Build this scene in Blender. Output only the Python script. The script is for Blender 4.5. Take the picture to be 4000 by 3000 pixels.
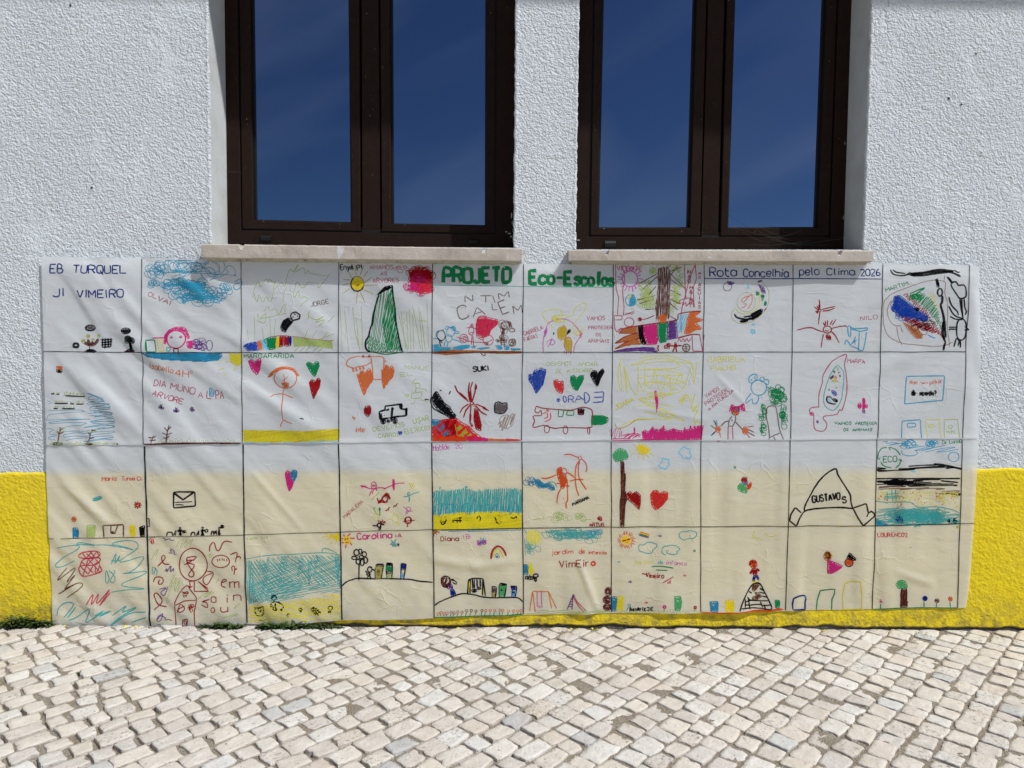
import bpy, math, random
import numpy as np
from mathutils import Vector, Matrix
random.seed(7); rng = np.random.default_rng(11)
for o in list(bpy.data.objects): bpy.data.objects.remove(o, do_unlink=True)
sc = bpy.context.scene
COL = sc.collection
# ---------------------------------------------------------------- camera
FPX, DIST, PITCH, YAW, ROLL = 2780.0, 2.65, math.radians(3.7), math.radians(0.4), math.radians(0.5)
fw = Vector((math.sin(YAW)*math.cos(PITCH), math.cos(YAW)*math.cos(PITCH), -math.sin(PITCH)))
rt = fw.cross(Vector((0, 0, 1))).normalized(); up = rt.cross(fw)
rt2 = rt*math.cos(ROLL) + up*math.sin(ROLL); up2 = up*math.cos(ROLL) - rt*math.sin(ROLL)
def ray(x, y):
    return fw + rt2*((x-2000.0)/FPX) + up2*((1500.0-y)/FPX)
_r = ray(2000, 2447)
CAMH = -_r.z*DIST/_r.y
CAMP = Vector((0, -DIST, CAMH))
def U(x, y, Y=0.0):
    """photo point -> point on the vertical plane at depth Y (the wall face is Y=0)"""
    r = ray(x, y); t = (Y+DIST)/r.y
    return (CAMP.x + r.x*t, CAMP.z + r.z*t)
def Uv(xs, ys, Y=0.0):
    a = (xs-2000.0)/FPX; b = (1500.0-ys)/FPX
    ry = fw.y+rt2.y*a+up2.y*b; t = (Y+DIST)/ry
    return CAMP.x+(fw.x+rt2.x*a+up2.x*b)*t, CAMP.z+(fw.z+rt2.z*a+up2.z*b)*t
cd = bpy.data.cameras.new('camera'); cam = bpy.data.objects.new('camera', cd); COL.objects.link(cam)
cd.sensor_width = 36; cd.lens = 36*FPX/4000; cd.clip_start = 0.05; cd.clip_end = 3000
m = Matrix((rt2, up2, -fw)).transposed().to_4x4(); m.translation = CAMP; cam.matrix_world = m
sc.camera = cam
# ---------------------------------------------------------------- sun, sky, exposure
SUN = Vector((1.55, -1.0, 2.5)).normalized()
sd = bpy.data.lights.new('sun', 'SUN'); sd.energy = 5.0; sd.angle = math.radians(0.55); sd.color = (1.0, 0.985, 0.962)
so = bpy.data.objects.new('sun', sd); COL.objects.link(so)
so.rotation_mode = 'QUATERNION'; so.rotation_quaternion = SUN.to_track_quat('Z', 'Y'); so.location = (4, -4, 8)
w = bpy.data.worlds.new('World'); sc.world = w; w.use_nodes = True
nt = w.node_tree; nt.nodes.clear()
def N(t, typ, **k):
    n = t.nodes.new(typ)
    for a, b in k.items(): setattr(n, a, b)
    return n
out = N(nt, 'ShaderNodeOutputWorld'); bg = N(nt, 'ShaderNodeBackground'); sky = N(nt, 'ShaderNodeTexSky')
sky.sky_type = 'NISHITA'; sky.sun_disc = False
sky.sun_elevation = math.asin(SUN.z); sky.sun_rotation = math.atan2(SUN.x, SUN.y)
sky.air_density = 0.9; sky.dust_density = 0.15; sky.ozone_density = 2.4; sky.altitude = 100
bg.inputs[1].default_value = 0.062
# thin cirrus veils
tc = N(nt, 'ShaderNodeTexCoord'); mp = N(nt, 'ShaderNodeMapping'); mp.inputs['Scale'].default_value = (1.0, 1.0, 5.0)
mp0 = N(nt, 'ShaderNodeMapping'); mp0.inputs['Rotation'].default_value = (0, math.radians(27), math.radians(8))
nz = N(nt, 'ShaderNodeTexNoise'); nz.inputs['Scale'].default_value = 1.9; nz.inputs['Detail'].default_value = 3; nz.inputs['Roughness'].default_value = 0.42; nz.inputs['Distortion'].default_value = 0.6
cr = N(nt, 'ShaderNodeMapRange'); cr.inputs[1].default_value = 0.38; cr.inputs[2].default_value = 0.80; cr.inputs[3].default_value = 0.0; cr.inputs[4].default_value = 0.40
mx = N(nt, 'ShaderNodeMix', data_type='RGBA'); mx.inputs[7].default_value = (10.5, 9.6, 9.8, 1)
L = nt.links.new
L(tc.outputs['Generated'], mp0.inputs[0]); L(mp0.outputs[0], mp.inputs[0]); L(mp.outputs[0], nz.inputs['Vector']); L(nz.outputs[0], cr.inputs[0])
L(cr.outputs[0], mx.inputs[0]); L(sky.outputs[0], mx.inputs[6]); L(mx.outputs[2], bg.inputs[0]); L(bg.outputs[0], out.inputs[0])
sc.view_settings.view_transform = 'Standard'; sc.view_settings.look = 'None'
sc.view_settings.exposure = -0.08; sc.view_settings.gamma = 1.0; sc.view_settings.use_curve_mapping = False
sc.render.engine = 'CYCLES'
sc.cycles.max_bounces = 8; sc.cycles.diffuse_bounces = 5; sc.cycles.transparent_max_bounces = 24
sc.cycles.use_denoising = True
# ---------------------------------------------------------------- helpers
def mesh(name, V, F, mats=None, parent=None, mi=None, smooth=False):
    me = bpy.data.meshes.new(name); me.from_pydata([tuple(v) for v in V], [], F); 
    for mm in (mats or []): me.materials.append(mm)
    if mi is not None: me.polygons.foreach_set('material_index', mi)
    if smooth: me.polygons.foreach_set('use_smooth', [True]*len(me.polygons))
    me.update()
    o = bpy.data.objects.new(name, me); COL.objects.link(o)
    if parent: o.parent = parent
    return o
def thing(name, label, cat, loc=(0, 0, 0), group=None):
    o = bpy.data.objects.new(name, None); COL.objects.link(o); o.empty_display_size = 0.05
    o.location = loc; o['label'] = label; o['category'] = cat
    if group: o['group'] = group
    return o
def adopt(o, p):
    o.parent = p; o.matrix_parent_inverse = Matrix.Translation(p.location).inverted()
def box(V, F, x0, x1, y0, y1, z0, z1):
    b = len(V)
    V += [(x0,y0,z0),(x1,y0,z0),(x1,y1,z0),(x0,y1,z0),(x0,y0,z1),(x1,y0,z1),(x1,y1,z1),(x0,y1,z1)]
    F += [(b,b+3,b+2,b+1),(b+4,b+5,b+6,b+7),(b,b+1,b+5,b+4),(b+1,b+2,b+6,b+5),(b+2,b+3,b+7,b+6),(b+3,b,b+4,b+7)]
def mat(name, col=(.5,.5,.5), rough=.8, spec=.3):
    M = bpy.data.materials.new(name); M.use_nodes = True; b = M.node_tree.nodes['Principled BSDF']
    b.inputs['Base Color'].default_value = (*col, 1); b.inputs['Roughness'].default_value = rough
    b.inputs['Specular IOR Level'].default_value = spec
    return M, M.node_tree, b
def noise(t, scale, detail=4, rough=.55, vec=None, dist=0.0, typ='ShaderNodeTexNoise'):
    n = N(t, typ); n.inputs['Scale'].default_value = scale; n.inputs['Detail'].default_value = detail
    n.inputs['Roughness'].default_value = rough
    if 'Distortion' in n.inputs: n.inputs['Distortion'].default_value = dist
    if vec is not None: t.links.new(vec, n.inputs['Vector'])
    return n
def ramp(t, src, stops):
    r = N(t, 'ShaderNodeValToRGB'); t.links.new(src, r.inputs[0]); e = r.color_ramp.elements
    while len(e) < len(stops): e.new(0.5)
    for i, (p, c) in enumerate(stops):
        e[i].position = p; e[i].color = (*c, 1) if len(c) == 3 else c
    return r
def mixc(t, fac, a, b, mode='MIX'):
    n = N(t, 'ShaderNodeMix', data_type='RGBA', blend_type=mode)
    for s, v in ((0, fac), (6, a), (7, b)):
        if isinstance(v, (int, float)): n.inputs[s].default_value = v
        elif isinstance(v, tuple): n.inputs[s].default_value = (*v, 1)
        else: t.links.new(v, n.inputs[s])
    return n.outputs[2]
def mth(t, op, a, b=0.0, clamp=False):
    n = N(t, 'ShaderNodeMath', operation=op, use_clamp=clamp)
    for s, v in ((0, a), (1, b)):
        if isinstance(v, (int, float)): n.inputs[s].default_value = v
        else: t.links.new(v, n.inputs[s])
    return n.outputs[0]
def bump(t, b, h, dist, strength=1.0, prev=None):
    n = N(t, 'ShaderNodeBump'); n.inputs['Distance'].default_value = dist; n.inputs['Strength'].default_value = strength
    t.links.new(h, n.inputs['Height'])
    if prev is not None: t.links.new(prev, n.inputs['Normal'])
    if b is not None: t.links.new(n.outputs[0], b.inputs['Normal'])
    return n.outputs[0]
def pos(t): return N(t, 'ShaderNodeNewGeometry').outputs['Position']
# ================================================================ materials of the building
def stucco(name, col, grain=95.0, dist=.0055, dirt=True):
    M, t, b = mat(name, col, .92, .15)
    p = pos(t)
    n1 = noise(t, grain, 3, .55, p, .35); n2 = noise(t, grain*.42, 2, .5, p, .5); n3 = noise(t, 2.2, 4, .6, p); n4 = noise(t, 5.5, 5, .62, p, .5)
    v = N(t, 'ShaderNodeTexVoronoi', feature='SMOOTH_F1'); v.inputs['Scale'].default_value = grain*.9; t.links.new(p, v.inputs['Vector'])
    # trowelled smooth patches where the grain fades
    patch = ramp(t, n4.outputs[0], [(.34, (.50,.50,.50)), (.46, (1,1,1))])
    h = mth(t, 'ADD', mth(t, 'MULTIPLY', n1.outputs[0], .9), mth(t, 'ADD', mth(t, 'MULTIPLY', n2.outputs[0], 1.1), mth(t, 'MULTIPLY', v.outputs[0], -.55)))
    h = mth(t, 'MULTIPLY', h, patch.outputs[0])
    # pits and torn grains
    pn = noise(t, 46, 2, .5, p, 1.2); pit = ramp(t, pn.outputs[0], [(.20, (0,0,0)), (.27, (1,1,1))])
    h = mth(t, 'ADD', h, mth(t, 'MULTIPLY', pit.outputs[0], .9))
    # hairline cracks
    wv = mixc(t, .16, p, noise(t, 4, 4, .65, p).outputs['Color'], 'ADD'); vc = N(t, 'ShaderNodeTexVoronoi', feature='DISTANCE_TO_EDGE'); vc.inputs['Scale'].default_value = 1.15; t.links.new(wv, vc.inputs['Vector'])
    ck = ramp(t, vc.outputs[0], [(0,(0,0,0)),(.004,(1,1,1))]); cm = ramp(t, noise(t, 2.6, 2, .5, p).outputs[0], [(.36,(0,0,0)),(.40,(1,1,1))])
    crack = mth(t, 'MAXIMUM', ck.outputs[0], cm.outputs[0]); h = mth(t, 'ADD', h, mth(t, 'MULTIPLY', crack, .35))
    bump(t, b, h, dist)
    c = mixc(t, ramp(t, n3.outputs[0], [(.35, (0,0,0)), (.7, (1,1,1))]).outputs[0], tuple(x*.90 for x in col), col)
    cav = ramp(t, n2.outputs[0], [(.30, (0,0,0)), (.5, (1,1,1))])
    c = mixc(t, cav.outputs[0], tuple(x*.86 for x in col), c)
    c = mixc(t, mth(t, 'MULTIPLY', mth(t, 'SUBTRACT', 1.0, crack), .10), c, tuple(x*.45 for x in col))
    if dirt:
        fd = ramp(t, noise(t, 3.2, 4, .6, p).outputs[0], [(.40,(0,0,0)),(.66,(1,1,1))]); c = mixc(t, mth(t,'MULTIPLY', fd.outputs[0], .14), c, (.60,.50,.09))
        sx = N(t, 'ShaderNodeSeparateXYZ'); t.links.new(p, sx.inputs[0])
        g = N(t, 'ShaderNodeMapRange'); t.links.new(sx.outputs[2], g.inputs[0]); g.inputs[1].default_value = 0; g.inputs[2].default_value = .16; g.inputs[3].default_value = .75; g.inputs[4].default_value = 0
        dn = noise(t, 26, 5, .7, p); f = mth(t, 'MULTIPLY', g.outputs[0], ramp(t, dn.outputs[0], [(.42, (0,0,0)), (.62, (1,1,1))]).outputs[0])
        c = mixc(t, f, c, (.16,.13,.07))
    t.links.new(c, b.inputs['Base Color'])
    return M
M_white = stucco('white_render', (.655,.705,.745), 165, .0074, False)
M_yellow = stucco('yellow_render', (.78,.60,.020), 105, .0032)
M_jamb, t, b = mat('jamb_paint', (.72,.73,.72), .85, .2)
p = pos(t); n = noise(t, 40, 6, .65, p); n2 = noise(t, 5, 4, .6, p)
t.links.new(mixc(t, ramp(t, n2.outputs[0], [(.4,(0,0,0)),(.65,(1,1,1))]).outputs[0], (.50,.525,.53), (.42,.43,.41)), b.inputs['Base Color']); bump(t, b, n.outputs[0], .0022)
M_conc, t, b = mat('foundation_concrete', (.10,.095,.085), .95, .1)
p = pos(t); n = noise(t, 60, 5, .7, p); bump(t, b, n.outputs[0], .008); t.links.new(ramp(t, n.outputs[0], [(.3,(.05,.048,.04)),(.7,(.2,.18,.15))]).outputs[0], b.inputs['Base Color'])
M_sill, t, b = mat('sill_stone', (.46,.42,.37), .8, .15)
p = pos(t); n = noise(t, 9, 6, .65, p); n2 = noise(t, 220, 3, .6, p); n3 = noise(t, 35, 4, .7, p)
c = ramp(t, n.outputs[0], [(.32,(.35,.31,.27)), (.5,(.45,.405,.355)), (.72,(.52,.48,.43))]).outputs[0]
c = mixc(t, ramp(t, n3.outputs[0], [(.64,(0,0,0)),(.76,(.8,.8,.8))]).outputs[0], c, (.60,.60,.60))
vd = N(t,'ShaderNodeVectorMath', operation='DISTANCE'); t.links.new(p, vd.inputs[0]); _c = U(1340, 990); vd.inputs[1].default_value = (_c[0], -.049, _c[1])
c = mixc(t, ramp(t, mth(t,'ADD', mth(t,'MULTIPLY', vd.outputs['Value'], 16.0), mth(t,'MULTIPLY', n3.outputs[0], .9)), [(.62,(1,1,1)),(.76,(0,0,0))]).outputs[0], c, (.56,.58,.59))
c = mixc(t, ramp(t, n2.outputs[0], [(.66,(0,0,0)),(.74,(.7,.7,.7))]).outputs[0], c, (.22,.18,.14))
t.links.new(c, b.inputs['Base Color']); bump(t, b, mth(t, 'ADD', n2.outputs[0], mth(t,'MULTIPLY',n3.outputs[0],2.0)), .0012)
M_under, t, b = mat('sill_mortar', (.30,.27,.19), .95, .1)
p = pos(t); n = noise(t, 45, 5, .7, p); t.links.new(ramp(t, n.outputs[0], [(.30,(.10,.09,.07)),(.40,(.34,.32,.24)),(.8,(.48,.46,.37))]).outputs[0], b.inputs['Base Color']); bump(t, b, n.outputs[0], .004)
M_frame, t, b = mat('brown_aluminium', (.020,.011,.009), .40, .035)
p = pos(t); n = noise(t, 900, 2, .5, p); n2 = noise(t, 30, 6, .8, p)
bump(t, b, n.outputs[0], .0004)
spk = noise(t, 130, 1, .3, p)
c = mixc(t, ramp(t, n2.outputs[0], [(.4,(0,0,0)),(.75,(1,1,1))]).outputs[0], (.019,.0115,.0090), (.025,.0160,.0130))
c = mixc(t, ramp(t, spk.outputs[0], [(.80,(0,0,0)),(.83,(1,1,1))]).outputs[0], c, (.25,.22,.2))
t.links.new(c, b.inputs['Base Color'])
M_rub, t, b = mat('black_rubber', (.006,.006,.007), .5, .3)
bump(t, b, noise(t, 300, 2, .5, pos(t)).outputs[0], .0003)
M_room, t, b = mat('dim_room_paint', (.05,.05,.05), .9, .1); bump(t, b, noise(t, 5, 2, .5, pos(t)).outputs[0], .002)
# coated double glazing: reflects the sky, lets a little light through
M_glass = bpy.data.materials.new('coated_glass'); M_glass.use_nodes = True; t = M_glass.node_tree; t.nodes.clear()
o_ = N(t,'ShaderNodeOutputMaterial'); gl = N(t,'ShaderNodeBsdfGlossy'); gl.inputs['Roughness'].default_value = .0; gl.inputs['Color'].default_value = (.38,.56,.93,1)
tr = N(t,'ShaderNodeBsdfTransparent'); tr.inputs['Color'].default_value = (.10,.12,.14,1)
lw = N(t,'ShaderNodeFresnel'); lw.inputs[0].default_value = 1.9
ms = N(t,'ShaderNodeMixShader'); gn = noise(t, 1.6, 2, .5, pos(t)); bp = N(t,'ShaderNodeBump'); bp.inputs['Distance'].default_value = .0012; t.links.new(gn.outputs[0], bp.inputs['Height']); t.links.new(bp.outputs[0], gl.inputs['Normal'])
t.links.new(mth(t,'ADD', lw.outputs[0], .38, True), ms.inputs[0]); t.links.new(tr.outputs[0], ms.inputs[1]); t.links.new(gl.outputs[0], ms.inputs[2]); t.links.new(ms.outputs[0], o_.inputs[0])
# ================================================================ the building
XL, XR, ZT = -7.0, 7.0, 4.3
REC = 0.155                                     # recess of the window frames
def q(x, y, Y=0.0): a, c_ = U(x, y, Y); return (a, Y, c_)
zs = U(2000, 14)[1]; EAVE_E = .62; zeave = zs + EAVE_E*(-SUN.z/SUN.y)
school = thing('school_building', 'white rendered school wall with yellow base band and two brown windows', 'building')
# openings (wall face): four corners, top well above the picture
ztop = U(2000, -330)[1]
def opening(xl_t, xl_b, yb_l, xr_t, xr_b, yb_r):
    bl = U(xl_b, yb_l); br = U(xr_b, yb_r); tl = U(xl_t, 0); tr_ = U(xr_t, 0)
    def ext(a, b):                                # extend the side line to ztop
        k = (ztop-b[1])/(a[1]-b[1]); return (b[0]+(a[0]-b[0])*k, ztop)
    return [bl, br, ext(tr_, br), ext(tl, bl)]
OP = [opening(811, 825, 958, 2015, 2007, 968), opening(2262, 2248, 974, 3405, 3371, 975)]
def on(x, y, Y):                                 # wall-plane point dropped back to depth Y
    return (x, Y, y)
V, F, MI = [], [], []
zb = -0.05
xs = [XL, OP[0][0][0], OP[0][1][0], OP[1][0][0], OP[1][1][0], XR]
def vt(x, z, Y=0.0): V.append((x, Y, z)); return len(V)-1
def quad(a, b_, c_, d, mi=0): F.append((vt(*a), vt(*b_), vt(*c_), vt(*d))); MI.append(mi)
A, B = OP
quad((XL,zb), A[0][0:1]+(zb,), A[0], (XL,A[0][1]))
quad((XL,A[0][1]), A[0], A[3], (XL,ztop))
quad((A[0][0],zb), (A[1][0],zb), A[1], A[0])
quad((A[1][0],zb), (B[0][0],zb), B[0], A[1])
quad(A[1], B[0], B[3], A[2])
quad((B[0][0],zb), (B[1][0],zb), B[1], B[0])
quad((B[1][0],zb), (XR,zb), (XR,B[1][1]), B[1])
quad(B[1], (XR,B[1][1]), (XR,ztop), B[2])
quad((XL,ztop), (XR,ztop), (XR,ZT), (XL,ZT))
WT = .32
def q3(a, b_, c_, d, mi):
    i = len(V); V.extend([a, b_, c_, d]); F.append((i, i+1, i+2, i+3)); MI.append(mi)
for O in OP:
    for i, j in ((3,0),(1,2),(2,3),(0,1)):
        a, c_ = O[i], O[j]
        q3((a[0],0,a[1]), (c_[0],0,c_[1]), (c_[0],WT,c_[1]), (a[0],WT,a[1]), 1)
wall = mesh('wall', V, F, [M_white, M_jamb], school, MI)
# rough outer corners of the openings: a slightly rounded plaster bead standing 2-3 mm proud
def bead(a, c_, inward, n=70, r=.006):
    V, F = [], []; b0 = 0
    for i in range(n+1):
        k = i/n; x = a[0]+(c_[0]-a[0])*k; z = a[1]+(c_[1]-a[1])*k
        j = random.uniform(-.0022, .0022); w_ = r+random.uniform(-.002,.002)
        V.extend([(x-inward*w_*2.2, .0005, z), (x-inward*w_, -.0022+j*.3, z), (x+j+inward*.0015, -.001, z), (x+inward*.0018+j, w_, z)])
    for i in range(n):
        for s in range(3):
            a_ = b0+i*4+s; F.append((a_, a_+1, a_+5, a_+4))
    mesh('corner_bead', V, F, [M_white], school, smooth=True)
bead(OP[0][0], OP[0][3], 1); bead(OP[0][1], OP[0][2], -1); bead(OP[1][0], OP[1][3], 1); bead(OP[1][1], OP[1][2], -1)
# yellow base band, a few millimetres proud, ragged along its foot
V, F = [], []
n = 900
xa = np.linspace(XL, XR, n+1)
pts_top = [(-400, 1852), (60, 1850), (2000, 1841), (3815, 1833), (4300, 1831)]
tx = [U(*p_)[0] for p_ in pts_top]; tz = [U(*p_)[1] for p_ in pts_top]
zt = np.interp(xa, tx, tz) + np.convolve(rng.normal(0, .0022, n+1), np.ones(3)/3, 'same')
foot = .0065 + np.convolve(rng.normal(0, .0060, n+1), np.ones(4)/4, 'same') + .0015*np.sin(xa*7)
foot = np.clip(foot, .002, .05)
for x, a, c_ in zip(xa, zt, foot):
    V += [(x, 0, a+.003), (x, -.004, a), (x, -.0062, a-.006), (x, -.0065, (a+c_)/2), (x, -.0065-.0008*random.random(), c_+.006), (x, -.001, c_)]
for i in range(n):
    for s in range(5):
        a = i*6+s; F.append((a, a+1, a+7, a+6))
mesh('yellow_base_band', V, F, [M_yellow], school)
V, F = [], []; box(V, F, XL, XR, -.0006, .05, -.08, .05); mesh('foundation', V, F, [M_conc], school)
# eave over the wall (outside the picture; its shadow grazes the top)
V, F = [], []; box(V, F, XL, XR, -EAVE_E, -.001, zeave, zeave+.14); mesh('eave', V, F, [M_white], school)
V, F = [], []; box(V, F, XL, XR, .33, .34, -.08, ZT)  # nothing visible: rear of wall left open for the rooms
# ---- windows
def ring(V, F, outer, inner, y0, y1, bev=0.0):
    """mitred frame between two quads (x,z corners bl br tr tl), front y0, back y1"""
    b0 = len(V)
    cx = sum(p_[0] for p_ in outer)/4; cz = sum(p_[1] for p_ in outer)/4
    def sh(Q, d):
        R = []
        for i, (x, z) in enumerate(Q):
            R.append((x + (d if i in (0,3) else -d), z + (d if i in (0,1) else -d)))
        return R
    loops = [(outer, y1), (outer, y0+bev), (sh(outer, bev), y0), (sh(inner, -bev), y0), (inner, y0+bev), (inner, y1)]
    for Q, y in loops:
        for x, z in Q: V.append((x, y, z))
    for l in range(5):
        for i in range(4):
            j = (i+1) % 4; a = b0+l*4
            F.append((a+i, a+j, a+4+j, a+4+i))
def quadpx(xlt, xlb, xrt, xrb, ybl, ybr, Y, yt=-300):
    """quad on plane Y from photo measures: x at the picture top, x at the bottom, bottom y"""
    bl = U(xlb, ybl, Y); br = U(xrb, ybr, Y); tl = U(xlt, 0, Y); tr_ = U(xrt, 0, Y)
    zt_ = U(2000, yt, Y)[1]
    e = lambda a, b_: (b_[0]+(a[0]-b_[0])*(zt_-b_[1])/(a[1]-b_[1]), zt_)
    return [bl, br, e(tr_, br), e(tl, bl)]
k = .6388
def window(ox, z, first):
    """z: zoom measures (x_top, x_bottom) pairs"""
    Y = REC
    P = lambda a, b_, c_, d, e, f, Yp, yt: quadpx(ox+a*k, ox+b_*k, ox+c_*k, ox+d*k, e*k, f*k, Yp, yt)
    outer = P(*z['outer'], Y, -250); inner = P(*z['inner'], Y, -190)
    V, F = [], []; ring(V, F, outer, inner, Y, Y+.06, .0015)
    fr = mesh('window', V, F, [M_frame], school); fr['label'] = z['label']
    V, F = [], []; ring(V, F, [(x+(.0005 if i in (0,3) else -.0005), zz+(.0005 if i in (0,1) else -.0005)) for i,(x,zz) in enumerate(inner)], [(x+(.022 if i in (0,3) else -.022), zz+(.022 if i in (0,1) else -.022)) for i,(x,zz) in enumerate(inner)], Y+.016, Y+.05)
    mesh('gap_shade_ring', V, F, [M_rub], fr)  # black ring added behind the sash joint; its colour stands in for shade
    for s in ('s1', 's2'):
        so_ = P(*z[s], Y+.006, -190); gi = P(*z[s+'i'], Y+.006, -130); g = .0085; si = [(gi[0][0]-g, gi[0][1]-g*.7), (gi[1][0]+g, gi[1][1]-g*.7), (gi[2][0]+g, gi[2][1]+g), (gi[3][0]-g, gi[3][1]+g)]
        V, F = [], []; ring(V, F, so_, si, Y+.004, Y+.055, .002); mesh('sash', V, F, [M_frame], fr)
        # rubber gasket round the pane
        V, F = [], []; ring(V, F, si, gi, Y+.024, Y+.034, .001); mesh('gasket', V, F, [M_rub], fr)
        V = [(x, Y+.030, zz) for x, zz in si] + [(x, Y+.050, zz) for x, zz in si]
        F = [(0,1,2,3)]
        mesh('glass_pane', V[:4], F, [M_glass], fr)
    # meeting stile cover
    a = P(*z['mull'], Y+.002, -190)
    V, F = [], []
    for (x, zz) in a: V.append((x, Y+.052, zz))
    for (x, zz) in a: V.append((x, Y+.010, zz))
    F = [(4,5,6,7), (0,1,5,4), (1,2,6,5), (2,3,7,6), (3,0,4,7)]; mesh('meeting_stile', V, F, [M_frame], fr)
    a0 = a[0]; a1 = a[1]
    V, F = [], []; box(V, F, a0[0], a1[0], Y+.004, Y+.03, a0[1]-.004, a0[1]+.006); mesh('stile_cap', V, F, [M_rub], fr)
    # drain hoods on the bottom rail
    for (cx, cy, w_, h_) in z['hood']:
        x, zz = U(ox+cx*k, cy*k, Y-.008); w2 = w_*k/1049*1.05/2; h2 = h_*k/1049*1.05/2
        V = [(x-w2,Y,zz-h2),(x+w2,Y,zz-h2),(x+w2,Y,zz+h2),(x-w2,Y,zz+h2),(x-w2*.93,Y-.006,zz-h2*.9),(x+w2*.93,Y-.006,zz-h2*.9),(x+w2*.93,Y-.011,zz+h2*.2),(x-w2*.93,Y-.011,zz+h2*.2),(x-w2*.9,Y-.005,zz+h2*.9),(x+w2*.9,Y-.005,zz+h2*.9)]
        F = [(0,1,5,4),(4,5,6,7),(7,6,9,8),(8,9,2,3),(0,4,7,8,3),(1,2,9,6,5)]
        mesh('drain_hood', V, F, [M_rub], fr)
    # dim room behind
    return fr
WL = dict(label='left window, brown aluminium with two sashes',
  outer=(158,185,1985,1967,1489,1518), inner=(277,298,1868,1862,1409,1437),
  s1=(291,308,1023,1029,1399,1414), s1i=(368,386,950,964,1338,1353),
  s2=(1151,1162,1855,1851,1416,1428), s2i=(1223,1230,1792,1789,1361,1371),
  mull=(1034,1041,1138,1150,1415,1420), hood=[(452,1455,66,32),(1720,1475,60,30)])
WR = dict(label='right window, brown aluminium with two sashes',
  outer=(178,155,1885,1812,1523,1527), inner=(256,232,1765,1712,1447,1450),
  s1=(268,245,954,915,1440,1442), s1i=(331,301,880,840,1385,1384),
  s2=(1082,1041,1752,1701,1442,1443), s2i=(1140,1097,1677,1625,1385,1383),
  mull=(968,927,1068,1028,1447,1447), hood=[(367,1492,72,42),(1580,1490,64,26)])
window(750, WL, True); window(2150, WR, False)
# closed dim room behind both windows
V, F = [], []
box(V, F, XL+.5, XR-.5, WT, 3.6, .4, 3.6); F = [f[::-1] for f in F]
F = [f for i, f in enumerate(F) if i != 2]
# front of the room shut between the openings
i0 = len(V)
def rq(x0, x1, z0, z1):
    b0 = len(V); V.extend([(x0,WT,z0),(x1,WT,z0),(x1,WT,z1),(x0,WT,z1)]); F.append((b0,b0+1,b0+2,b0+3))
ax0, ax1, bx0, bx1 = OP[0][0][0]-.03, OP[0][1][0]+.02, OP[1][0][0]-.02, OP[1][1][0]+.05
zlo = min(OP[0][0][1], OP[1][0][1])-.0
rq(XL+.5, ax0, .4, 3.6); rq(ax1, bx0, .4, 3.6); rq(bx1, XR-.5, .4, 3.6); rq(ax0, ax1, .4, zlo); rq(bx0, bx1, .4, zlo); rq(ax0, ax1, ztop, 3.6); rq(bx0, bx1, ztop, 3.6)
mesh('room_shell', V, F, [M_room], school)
# ---- stone sills, broken saw-cut notches
def sill(xl, ytl, ybl, xr, ytr, ybr, notch, lab):
    E = -.049
    n = 120; V = []; F = []
    tl = U(xl, ytl, E); bl = U(xl, ybl, E); tr_ = U(xr, ytr, E); br = U(xr, ybr, E)
    cols = sorted(set([i/n for i in range(n+1)] + [c for nx, w_ in notch for c in ((nx-xl)/(xr-xl), (nx+w_-xl)/(xr-xl))]))
    prof = []
    for c in cols:
        x = bl[0]+(br[0]-bl[0])*c; zt_ = tl[1]+(tr_[1]-tl[1])*c; zb_ = bl[1]+(br[1]-bl[1])*c
        j = random.gauss(0, .0003); cut = 0
        for nx, w_ in notch:
            px = xl+(xr-xl)*c
            if nx-.01 <= px <= nx+w_+.01: cut = .016
        prof.append((x, zt_+j-cut, zb_+j*.6, cut))
    m_ = 7
    for x, a, b_, cut in prof:
        V += [(x, REC-.004, a), (x, E+.004, a), (x, E, a-.004), (x, E-random.random()*.0006, (a+b_)/2), (x, E, b_+.003), (x, E+.004, b_), (x, .002, b_)]
    for i in range(len(prof)-1):
        for s in range(m_-1):
            a = i*m_+s; F.append((a, a+1, a+m_+1, a+m_))
    F.append(tuple(range(0, m_))); L_ = (len(prof)-1)*m_; F.append(tuple(range(L_+m_-1, L_-1, -1)))
    o = mesh('window_sill', V, F, [M_sill], school); o['label'] = lab
    # mortar bed and drip lip under the slab
    V, F = [], []
    nn = 60
    for i in range(nn+1):
        c = i/nn; x = bl[0]+.012+(br[0]-bl[0]-.024)*c; z = bl[1]+(br[1]-bl[1])*c
        j = random.uniform(-.0015, .0015)
        V += [(x, -.002, z-.0002), (x, E+.016, z-.0002), (x, E+.018, z-.0055+j*.6), (x, -.001, z-.010+j)]
    for i in range(nn):
        for s in range(3):
            a = i*4+s; F.append((a, a+1, a+5, a+4))
    mesh('mortar_bed', V, F, [M_under], o)
sill(787, 952, 1008, 2038, 970, 1021, [(938, 9), (1882, 12)], 'stone sill under the left window with a chalky patch')
sill(2221, 975, 1020, 3409, 978, 1023, [(2363, 11), (3273, 9)], 'stone sill under the right window')

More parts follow.
